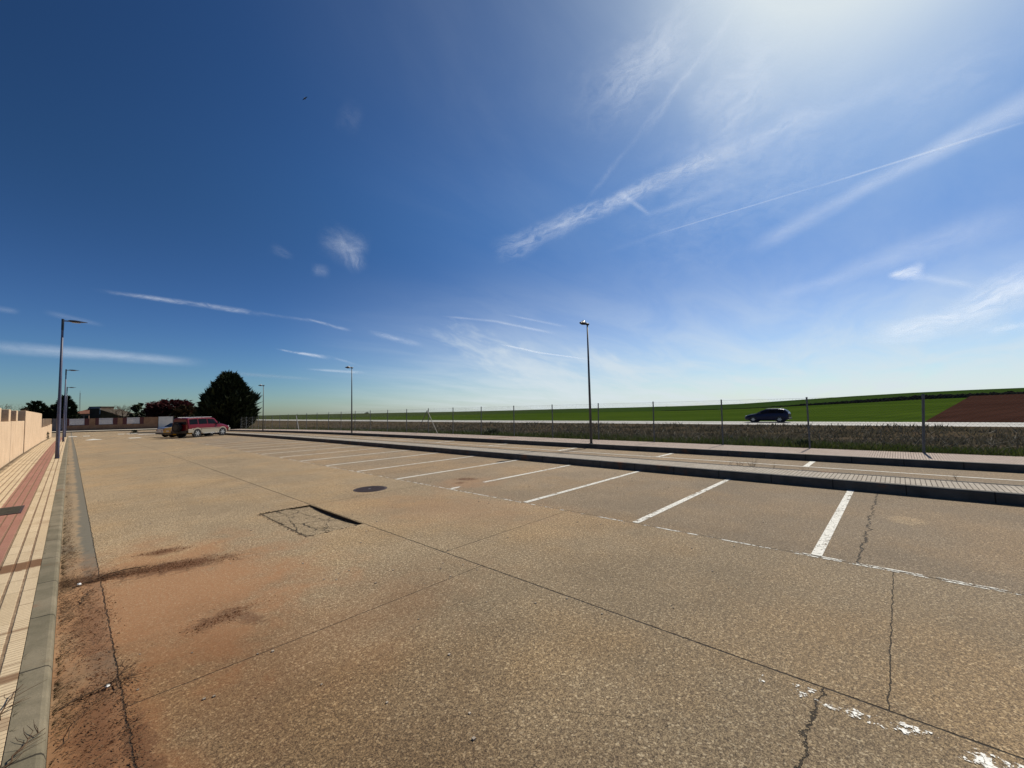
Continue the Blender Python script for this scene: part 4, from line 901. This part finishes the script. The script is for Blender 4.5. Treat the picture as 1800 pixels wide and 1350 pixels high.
def car(name, label, cat, loc, rz, P_):
    """P_: st = stations (x, z_bottom, half width, z_belt, half belt, z_top, half top), rear at x=0"""
    root = empty(name, loc, rz, label, cat); st = P_['st']
    def ring(s): x, zb, hw, zl, hl, zt_, ht = s; return [(x, -hw*.94, zb), (x, -hw, zb+.18), (x, -hw, (zb+zl)/2+.08), (x, -hl, zl), (x, -ht, zt_-.04), (x, -ht*.9, zt_), (x, 0, zt_+.015), (x, ht*.9, zt_), (x, ht, zt_-.04), (x, hl, zl), (x, hw, (zb+zl)/2+.08), (x, hw, zb+.18), (x, hw*.94, zb)]
    V = []; F = []
    for s in st: V += ring(s)
    k = 13
    for j in range(len(st)-1):
        for i in range(k): F.append((j*k+i, j*k+(i+1) % k, (j+1)*k+(i+1) % k, (j+1)*k+i))
    F += [tuple(range(k))[::-1], tuple((len(st)-1)*k+i for i in range(k))]
    me = bpy.data.meshes.new('body'); me.from_pydata(V, [], F); me.update(); body = link('body', me, root, P_['paint'])
    bm = bmesh.new(); bm.from_mesh(me); bmesh.ops.recalc_face_normals(bm, faces=bm.faces); bm.to_mesh(me); bm.free()
    bevel(body, .02)
    def sd_(x, t_, side, off=.012):
        for a, b in zip(st, st[1:]):
            if a[0] <= x <= b[0]:
                u = (x-a[0])/max(1e-6, b[0]-a[0]); q = [a[i]+(b[i]-a[i])*u for i in range(7)]
                return (x, side*(q[4]+(q[6]-q[4])*t_+off), q[3]+(q[5]-.04-q[3])*t_)
    for w in P_['win']:
        for side in (-1, 1):
            mb = MB(); pts = [sd_(x, t_, side) for (x, t_) in w]; mb.v = pts; mb.f = [tuple(range(len(pts)))[::side]]; mb.build('window', M['glass'], root)
    for nm, (x0, z0, w0, x1, z1, w1) in P_['glass']:
        mb = MB(); o_ = .015 if nm == 'windscreen' else -.015
        mb.quad((x0+o_, -w0, z0+.012), (x0+o_, w0, z0+.012), (x1+o_, w1, z1+.012), (x1+o_, -w1, z1+.012)); mb.build(nm, M['glass'], root)
    for x in P_['wx']:
        for side in (-1, 1):
            wheel(root, x, side*(P_['hw']-.09), P_['wr'], side)
            ab = MB(); n = 14; R0 = P_['wr']*1.08; R1 = P_['wr']*P_.get('flare', 1.2)
            pts = [(x+R0*math.cos(math.pi*i/n), side*(P_['hw']+.012), P_['wr']+R0*math.sin(math.pi*i/n)) for i in range(n+1)]; ptt = [(x+R1*math.cos(math.pi*i/n), side*(P_['hw']+.012), P_['wr']+R1*math.sin(math.pi*i/n)) for i in range(n+1)]
            for i in range(n): ab.quad(pts[i], pts[i+1], ptt[i+1], ptt[i])
            ab.build('wheel_arch', P_.get('arch', P_['paint']), root)
            cv = MB(); cv.v = [(x+R0*math.cos(2*math.pi*i/20), side*(P_['hw']+.006), P_['wr']+R0*math.sin(2*math.pi*i/20)) for i in range(20)]; cv.f = [tuple(range(20))]; cv.build('wheel_well', M['dark'], root)
    for nm, mt, (x0, x1, y0, y1, z0, z1), sym in P_['boxes']:
        for side in ((-1, 1) if sym else (1,)):
            mb = MB(); ya, yb = (y0*side, y1*side) if sym else (y0, y1); mb.box(x0, x1, min(ya, yb), max(ya, yb), z0, z1); bevel(mb.build(nm, mt, root), .012)
    return root
hw = .80
suv = dict(hw=hw, wr=.335, wx=(.78, 3.18), paint=M['maroon'], arch=M['beige'], flare=1.36,
    st=[(0, .42, hw*.93, .98, hw*.92, 1.50, hw*.76), (.06, .38, hw*.97, 1.0, hw*.95, 1.57, hw*.78), (.7, .36, hw, 1.01, hw*.96, 1.60, hw*.80), (2.1, .36, hw, 1.01, hw*.96, 1.60, hw*.80), (2.55, .36, hw, 1.0, hw*.95, 1.52, hw*.77), (2.98, .36, hw, .99, hw*.93, 1.06, hw*.84), (3.5, .38, hw*.99, .90, hw*.9, .98, hw*.78), (3.88, .42, hw*.94, .80, hw*.86, .88, hw*.7), (3.96, .45, hw*.86, .72, hw*.8, .80, hw*.6)],
    win=[((.12, .12), (.86, .12), (.86, .88), (.18, .88)), ((.95, .12), (1.72, .12), (1.72, .88), (.95, .88)), ((1.8, .12), (2.72, .12), (2.42, .88), (1.8, .88))],
    glass=[('windscreen', (2.98, 1.04, .58, 2.55, 1.50, .54)), ('rear_window', (-.004, 1.05, .60, .03, 1.46, .54))],
    boxes=[('lower_cladding', M['beige'], (1.17, 2.78, .79, .825, .36, .66), True), ('lower_cladding', M['beige'], (-.02, .40, .76, .822, .40, .70), True), ('bumper', M['beige'], (3.86, 4.06, -.74, .74, .40, .66), False), ('rear_bumper', M['dark'], (-.12, .02, -.74, .74, .36, .56), False),
           ('sill_step', M['alloy'], (1.2, 2.75, .80, .92, .30, .335), True), ('headlight', M['light_clear'], (3.86, 3.975, .44, .68, .70, .84), True), ('tail_light', M['red_light'], (-.035, .02, .62, .72, .72, 1.0), True), ('side_mirror', M['dark'], (2.62, 2.74, .80, .96, 1.02, 1.16), True),
           ('roof_rail', M['alloy'], (.3, 2.3, .55, .585, 1.615, 1.65), True), ('door_strip', M['beige'], (.3, 3.0, .795, .822, .70, .74), True)])
th = math.radians(34)
sv = car('suv', 'maroon and beige four wheel drive car with rear spare wheel parked left of the cypress', 'car', (6.02, 42.0, zg(42)), th, suv)
t = MB(); t.tube([(-.30, .08, .84), (-.28, .08, .84), (-.10, .08, .84), (-.06, .08, .84)], [.33, .37, .37, .33], 24); sp_ = t.build('spare_wheel', M['tyre'], sv); t = MB(); t.disc((-.31, .08, .84), (1, 0, 0), .22, .03, 20); t.build('cover', M['dark'], sp_)
def sedan(paint, roofz=1.28):
    h_ = .74; return dict(hw=h_, wr=.28, wx=(.72, 3.0), paint=paint,
    st=[(0, .30, h_*.9, .66, h_*.88, .76, h_*.8), (.08, .24, h_*.96, .70, h_*.93, .82, h_*.84), (.5, .2, h_, .74, h_*.95, .86, h_*.82), (1.02, .2, h_, .78, h_*.95, roofz-.06, h_*.7), (1.4, .2, h_, .78, h_*.95, roofz, h_*.72), (2.0, .2, h_, .78, h_*.95, roofz, h_*.72), (2.75, .2, h_, .76, h_*.94, .84, h_*.82), (3.4, .22, h_*.98, .68, h_*.9, .74, h_*.76), (3.75, .28, h_*.88, .55, h_*.82, .62, h_*.62)],
    win=[((.78, .1), (1.5, .1), (1.5, .85), (1.12, .85)), ((1.56, .1), (2.45, .1), (2.05, .85), (1.56, .85))],
    glass=[('rear_window', (.52, .87, .54, 1.0, roofz-.07, .48)), ('windscreen', (2.72, .86, .56, 2.05, roofz-.02, .5))],
    boxes=[('tail_light', M['red_light'], (-.02, .08, .48, .66, .58, .70), True), ('number_plate', M['plate'], (-.025, 0, -.2, .2, .50, .60), False), ('bumper', M['dark'], (-.06, .05, -.66, .66, .27, .40), False), ('headlight', M['light_clear'], (3.66, 3.76, .36, .56, .52, .62), True), ('side_mirror', paint, (2.3, 2.4, .72, .86, .84, .94), True)])
car('parked_car', 'silver-blue saloon car parked leftmost, its boot towards the lane', 'car', (5.42, 47.3, zg(47)), math.radians(17), sedan(M['silver']))
car('parked_car', 'yellow car half hidden between the silver car and the maroon one', 'car', (5.62, 44.75, zg(44.8)), math.radians(20), sedan(M['yellow'], 1.2))
h_ = .86
hat = dict(hw=h_, wr=.33, wx=(.82, 3.32), paint=M['navy'], st=[(0, .42, h_*.88, .84, h_*.86, .92, h_*.76), (.10, .3, h_*.95, .92, h_*.92, 1.14, h_*.72), (.42, .24, h_, .95, h_*.95, 1.40, h_*.70), (.9, .22, h_, .95, h_*.95, 1.47, h_*.74), (2.0, .22, h_, .92, h_*.95, 1.47, h_*.74), (2.5, .22, h_, .90, h_*.95, 1.28, h_*.76), (3.02, .22, h_, .88, h_*.94, .98, h_*.84), (3.7, .24, h_*.98, .80, h_*.9, .88, h_*.76), (4.08, .3, h_*.9, .66, h_*.82, .74, h_*.62), (4.2, .34, h_*.74, .54, h_*.7, .6, h_*.5)],
    win=[((.32, .15), (1.0, .12), (1.0, .85), (.48, .85)), ((1.05, .12), (1.85, .12), (1.85, .85), (1.05, .85)), ((1.92, .12), (2.82, .12), (2.3, .85), (1.92, .85))],
    glass=[('windscreen', (3.0, 1.0, .6, 2.5, 1.29, .56)), ('rear_window', (.08, 1.12, .54, .38, 1.37, .5))],
    boxes=[('headlight', M['light_clear'], (3.98, 4.13, .46, .66, .62, .74), True), ('tail_light', M['red_light'], (-.01, .10, .56, .74, .74, .90), True), ('side_mirror', M['navy'], (2.55, 2.68, .84, 1.0, .94, 1.06), True), ('roof_rail', M['alloy'], (.6, 2.1, .58, .61, 1.475, 1.51), True), ('bumper', M['dark'], (-.06, .04, -.7, .7, .34, .5), False)])
a = atd(1388, 741, 45); 
# the car stands on the far lane x = 52.6
d = pray(1388, 741); yr = d.y/d.x*52.2
car('passing_car', 'dark blue hatchback driving left on the main road beyond the fence', 'car', (52.6, yr, -.52), math.radians(90), hat)

# ------------------------------------------------------------------ waste ground vegetation
random.seed(5)
wb, gb = MB(), MB()
def blade(mb, x, y, z, h, w, lean):
    a = random.uniform(0, 3.14); dx_, dy_ = math.cos(a)*w, math.sin(a)*w; lx, ly = random.gauss(0, lean)*h, random.gauss(0, lean)*h
    mb.tri((x-dx_, y-dy_, z-.02), (x+dx_, y+dy_, z-.02), (x+lx, y+ly, z+h))
for _ in range(42000):
    ph = math.radians(random.uniform(-16, 79)); x = 16.3+27*random.random()**1.25; y = x*math.tan(ph)
    if y > 95 or (y > 50 and random.random() < .5): continue
    cl = math.sin(x*.7+y*.45)*math.sin(y*.23-x*.31)
    if cl < random.uniform(-1.4, .5): continue
    sc = .8+x/40
    blade(wb, x, y, hterr(x, y), random.uniform(.05, .2)*sc*(1 if random.random() < .985 else 1.8), .03*sc, .7)
for _ in range(30000):
    ph = math.radians(random.uniform(-16, 77)); x = 16.0+5.0*random.random()**1.6; y = x*math.tan(ph)
    if random.random() > 1.15-(x-16)/5.5+.3*math.sin(y*.6)*math.sin(y*.17+1): continue
    blade(gb, x, y, hterr(x, y), random.uniform(.08, .26), .013+.012*random.random(), .4)
tag(wb.build('dry_weeds', M['weed']), 'brown dry weeds covering the waste ground behind the fence', 'weeds', kind='stuff')
tag(gb.build('grass_verge', M['grass']), 'green grass verge growing along the foot of the fence', 'grass', kind='stuff')
for (yy, s_, lab) in ((17.0, .55, 'dark green low bush at the foot of the fence left of the main lamp'), (2.3, .3, 'small tuft of weeds at the base of a fence post, right of the blue car')):
    mb = MB(); leafcards(mb, (16.35, yy, zg(yy)+.1+s_*.3), 260, (s_*.6, s_, s_*.5), .09, .6); tag(mb.build('bush', M['pine']), lab, 'bush')
mb = MB()
for _ in range(70):
    y = random.uniform(-5, 14); x = random.uniform(16.4, 19); z = hterr(x, y); a = random.uniform(0, 6.28); l = random.uniform(.3, .8)
    mb.tube([(x, y, z), (x+math.cos(a)*l*.3, y+math.sin(a)*l*.5, z+l*.6), (x+math.cos(a)*l*.6, y+math.sin(a)*l, z+l*.75)], [.006, .004, .002], 3, False)
tag(mb.build('dry_stalks', noisy('straw', (.30, .26, .19), (.42, .37, .28), 5, .8, .2, 0)), 'pale dry stalks bent over in the grass behind the fence', 'stalks', kind='stuff')

# weeds on the island
def stalk(x, y, z, h, n, lab, seed):
    random.seed(seed); root = empty('weed', (x, y, z), 0, lab, 'weed', 'thin weeds growing on the island'); mb = MB()
    for _ in range(n):
        a = random.uniform(0, 6.28); l = h*random.uniform(.5, 1); b = (math.cos(a)*l*.35, math.sin(a)*l*.35, l); ox = random.gauss(0, .015)
        mb.tube([(ox, ox, -.01), (b[0]*.4+ox, b[1]*.4, l*.5), b], [.0025, .002, .001], 3, False)
        for k in range(4): u = .4+.15*k; c = Vector((b[0]*u, b[1]*u, l*u)); mb.tube([c, c+Vector((random.gauss(0, .04), random.gauss(0, .04), .04))], [.002, .001], 3, False)
    mb.build('stems', M['twig'], root)
for i, (px, py, h, n, lab) in enumerate(((1322, 824, .42, 12, 'bushiest thin weed on the island kerb below the passing car'), (1300, 821, .28, 7, 'thin weed just left of the bushiest one on the island'), (1281, 818, .26, 3, 'single short stalk at the left of the island weeds'), (1357, 828, .24, 4, 'sparse weed right of the bushiest one on the island'), (1415, 833, .16, 3, 'tiny sprout on the island under the white bay mark'), (1687, 848, .22, 4, 'taller thin weed on the right part of the island'), (1665, 846, .2, 2, 'lone stem left of the taller weed on the right part of the island'))):
    q = EYE+pray(px, py)*1.0; d = pray(px, py); t_ = 10.68/d.x; p = EYE+d*t_; stalk(10.70, p.y, 0.0, h*.7+.12, n, lab, 20+i)

# ------------------------------------------------------------------ kerb litter, weeds, twigs, scraps
random.seed(9)
lb_, kb_, st_ = MB(), MB(), MB()
def flake(mb, x, y, z, l, w):
    a = random.uniform(0, 6.28); c, s = math.cos(a), math.sin(a); t_ = random.uniform(-.5, .7)*l; r = random.gauss(0, .4)*w
    mb.quad((x-c*l-s*w, y-s*l+c*w, z), (x-c*l+s*w, y-s*l-c*w, z+abs(r)), (x+c*l+s*w, y+s*l-c*w, z+max(0, t_)), (x+c*l-s*w, y+s*l+c*w, z+max(0, t_)+abs(r)))
clusters = [(.07, 6.0, .16, .35, 300), (.2, 5.95, .3, .10, 420), (.55, 5.85, .25, .07, 120), (.06, 4.9, .06, .5, 200), (.11, 4.4, .07, .35, 160), (.20, 3.52, .09, .12, 150), (.06, 3.3, .05, .25, 90), (.26, 2.95, .03, .45, 200), (.14, 2.9, .07, .3, 100), (.1, 5.3, .1, .25, 160), (.95, 5.65, .35, .1, 90), (.25, 4.3, .03, .5, 70), (.03, 8.2, .03, 1.0, 260), (.03, 11, .03, 1.5, 200), (.02, 15, .03, 2.5, 200), (.05, 7.2, .05, .3, 160),
            (.9, 4.0, .2, .1, 40), (2.0, 4.0, 1.5, 2.0, 60)]
for (cx, cy, sx, sy, n) in clusters:
    for _ in range(int(n*2.4)):
        x, y = random.gauss(cx, sx), random.gauss(cy, sy)
        if cx >= 0 and x < -.02: x = -.02+abs(x)*.3
        z = .004+random.random()*.012 if x > -.025 else .096
        flake(lb_, x, y, z, random.uniform(.002, .008)*(1.0 if cy < 5 else 1.5 if cy < 7 else 2)*(1 if random.random() < .93 else 2.2), random.uniform(.001, .003))
for _ in range(520):          # weeds in the kerb line
    y = 2.3+62*random.random()**2.2; x = random.choice((-.02, -.02, -.01, -.163)); 
    if math.sin(y*2.1)+math.sin(y*.83+1) < random.uniform(-1, .9): continue
    z = .0 if x > -.1 else .088; nb = 12
    for _ in range(nb):
        a = random.uniform(-1.5, 1.5); l = random.uniform(.015, .06)*(1 if x > -.1 else .6); zz = zg(y)+z; w = .0025+.00012*y; rr = random.gauss(0, .02)
        kb_.tri((x, y+rr-w, zz), (x, y+rr+w, zz), (x+abs(math.cos(a))*l, y+rr+math.sin(a)*l, zz+l*random.uniform(.2, .8)))
for _ in range(420):          # dry grass spilling over the gutter close by
    y = random.choice((3.3, 3.6, 4.4, 4.9, 5.3, 5.9, 6.1))+random.gauss(0, .12); x = -.015+abs(random.gauss(0, .03)); a = random.uniform(-1.4, 1.4); l = random.uniform(.03, .11); w = .0016
    kb_.tri((x, y-w, 0), (x, y+w, 0), (x+abs(math.cos(a))*l, y+math.sin(a)*l, l*random.uniform(.05, .5)))
for _ in range(900):          # line of litter and weeds at the wall foot
    y = random.uniform(8, 60); x = -1.44+abs(random.gauss(0, .04)); l = random.uniform(.02, .07)
    kb_.tri((x, y-.008, zg(y)+.09), (x, y+.008, zg(y)+.09), (x+l*.7, y+random.gauss(0, l), zg(y)+.09+l*.8))
tag(lb_.build('leaf_litter', M['litter']), 'brown leaf litter and bits scattered along the left gutter', 'litter', kind='stuff')
tag(kb_.build('kerb_weeds', M['mossy']), 'small weeds sprouting all along the left kerb and wall foot', 'weeds', kind='stuff')
for _ in range(260):
    x, y = random.uniform(.3, 9), random.uniform(1.0, 12); s = random.uniform(.003, .008)
    if 2.1 < x < 2.95 and 5.6 < y < 7.7: continue
    st_.box(x-s, x+s, y-s, y+s, -.001, s)
tag(st_.build('pebbles', noisy('pebbles', (.06, .04, .025), (.6, .52, .42), 2.3, .9, .2, 0)), 'tiny loose pebbles sprinkled over the driving lane', 'pebbles', kind='stuff')
sc = MB()
for (cx, cy, sx, sy, ro, n) in ((.82, 5.76, .26, .075, -.36, 1500), (.35, 5.9, .2, .05, -.2, 500), (.80, 6.48, .13, .05, -.3, 260), (.86, 4.0, .14, .05, .25, 320), (.15, 4.9, .09, .6, 0, 700), (.13, 3.2, .08, .5, 0, 600), (6.3, 7.42, .12, .14, .3, 160), (5.9, 7.15, .1, .07, 0, 80)):
    for _ in range(n):
        u, v_ = random.gauss(0, sx), random.gauss(0, sy); x = cx+u*math.cos(ro)-v_*math.sin(ro); y = cy+u*math.sin(ro)+v_*math.cos(ro); q = random.uniform(.0015, .005)*(1 if random.random() < .93 else 2)
        if x < -.02: continue
        sc.tri((x-q*1.3, y-q, 0), (x+q*1.3, y-q*.5, 0), (x, y, q*1.2)); sc.tri((x+q*1.3, y-q*.5, 0), (x, y+q*1.3, 0), (x, y, q*1.2)); sc.tri((x, y+q*1.3, 0), (x-q*1.3, y-q, 0), (x, y, q*1.2))
tag(sc.build('soil_crumbs', leafy('soil_crumb', [(.2, (.05, .022, .010)), (.7, (.14, .062, .03)), (1, (.34, .2, .12))], 4, 0, .95)), 'dark red soil crumbs lying in the washed out stains', 'soil', kind='stuff')
def twig(a, b, z, n, lab, seed, m='twig', r=.0035):
    random.seed(seed); a = Vector((*a, z)); b = Vector((*b, z)); d = b-a; L = d.length; d.normalize(); nn = Vector((-d.y, d.x, 0)); mb = MB(); pts = []
    for k in range(9): u = k/8; pts.append(a+d*L*u+nn*(random.gauss(0, .025)*L+.05*L*math.sin(u*3.1))+Vector((0, 0, .006+.035*math.sin(u*3.1)*min(1, L))))
    mb.tube(pts, [r*(1.2-.09*k) for k in range(9)], 5)
    for _ in range(n):
        k = random.randrange(1, 8); p = pts[k]; s = random.choice((-1, 1)); l = L*random.uniform(.12, .4); e = p+(d*random.uniform(.3, .9)+nn*s*random.uniform(.3, .8)).normalized()*l; e.z = p.z+random.uniform(-.004, .03)
        mid = (p+e)/2+nn*random.gauss(0, .1)*l; mb.tube([p, mid, e], [r*.55, r*.4, r*.18], 4)
    return tag(mb.build('dry_twig', M[m]), lab, 'twig', 'dry twigs fallen along the left kerb')
twig((.01, 3.45), (.34, 3.56), .004, 14, 'dark forked twig lying across the gutter by a white scrap, nearest the bottom left', 1)
twig((.02, 3.05), (.18, 3.45), .004, 3, 'long thin bare twig curving along the gutter towards the bottom left corner', 2, r=.0018)
twig((-.16, 2.86), (-.04, 3.12), .094, 12, 'black branching twig lying on top of the kerb at the bottom left', 3)
twig((.06, 5.78), (.62, 5.98), .004, 16, 'dark bunch of twigs on the red soil next to the upper white scrap', 4, r=.005)
twig((.10, 5.25), (.22, 5.62), .004, 4, 'pale stick in the litter just below the upper white scrap', 5, 'twig', .004)
twig((.22, 3.42), (.30, 3.72), .004, 8, 'small twig tangled beside the joint crack above the forked twig', 6)
twig((-.20, 3.38), (-.13, 3.72), .094, 8, 'small brown root-like twig between tiles and kerb', 7)
for (x, y, s_, lab) in ((.105, 5.82, .017, 'white crumpled scrap among dark twigs on the red soil'), (.195, 3.52, .012, 'white crumpled scrap beside the forked twig in the gutter')):
    mb = MB(); nseg_ = 7
    for i in range(5):
        for j in range(nseg_):
            a = 2*math.pi*j/nseg_; el = -1.2+i*.6; rr = s_*random.uniform(.75, 1.2); mb.v.append((x+rr*math.cos(el)*math.cos(a), y+rr*math.cos(el)*math.sin(a)*1.2, .008+s_*.6+rr*.6*math.sin(el)))
    for i in range(4):
        for j in range(nseg_): mb.f.append((i*nseg_+j, i*nseg_+(j+1) % nseg_, (i+1)*nseg_+(j+1) % nseg_, (i+1)*nseg_+j))
    mb.f.append(tuple(4*nseg_+j for j in range(nseg_))); tag(mb.build('paper_scrap', M['white']), lab, 'litter')

# ------------------------------------------------------------------ bird
bp = EYE+pray(536, 173)*60
bd = empty('bird', tuple(bp), 0, 'small dark bird gliding high in the blue sky', 'bird')
V = []; F = []; sec = [(-.16, .01), (-.1, .035), (0, .05), (.08, .04), (.13, .025), (.17, .006)]
rgt = (RM @ Vector((.8, .55, 0))).normalized(); nrm = rgt.cross(Vector((0, 0, 1))).normalized(); upv = rgt.cross(nrm).normalized()
n = 8
for (xx, rr) in sec:
    for k in range(n): a = 2*math.pi*k/n; V.append(tuple(nrm*xx+rgt*rr*math.cos(a)+upv*rr*math.sin(a)))
for i in range(len(sec)-1):
    for k in range(n): F.append((i*n+k, i*n+(k+1) % n, (i+1)*n+(k+1) % n, (i+1)*n+k))
F += [tuple(range(n)), tuple((len(sec)-1)*n+k for k in range(n))[::-1]]
bb = mesh('body', V, F, M['dark'], bd, True)
for s_ in (-1, 1):
    mb = MB(); e0 = rgt*.04*s_; 
    pts = [(e0, .07), (rgt*.17*s_+Vector((0, 0, .03)), .06), (rgt*.32*s_+Vector((0, 0, .0)), .012)]
    for (a, wa), (b, wb_) in zip(pts, pts[1:]):
        for zz in (.006, -.006): mb.quad(tuple(a+nrm*wa+Vector((0, 0, zz))), tuple(b+nrm*wb_*.4+Vector((0, 0, zz))), tuple(b-nrm*wb_+Vector((0, 0, zz))), tuple(a-nrm*wa+Vector((0, 0, zz))))
    mb.build('wing', M['dark'], bd)
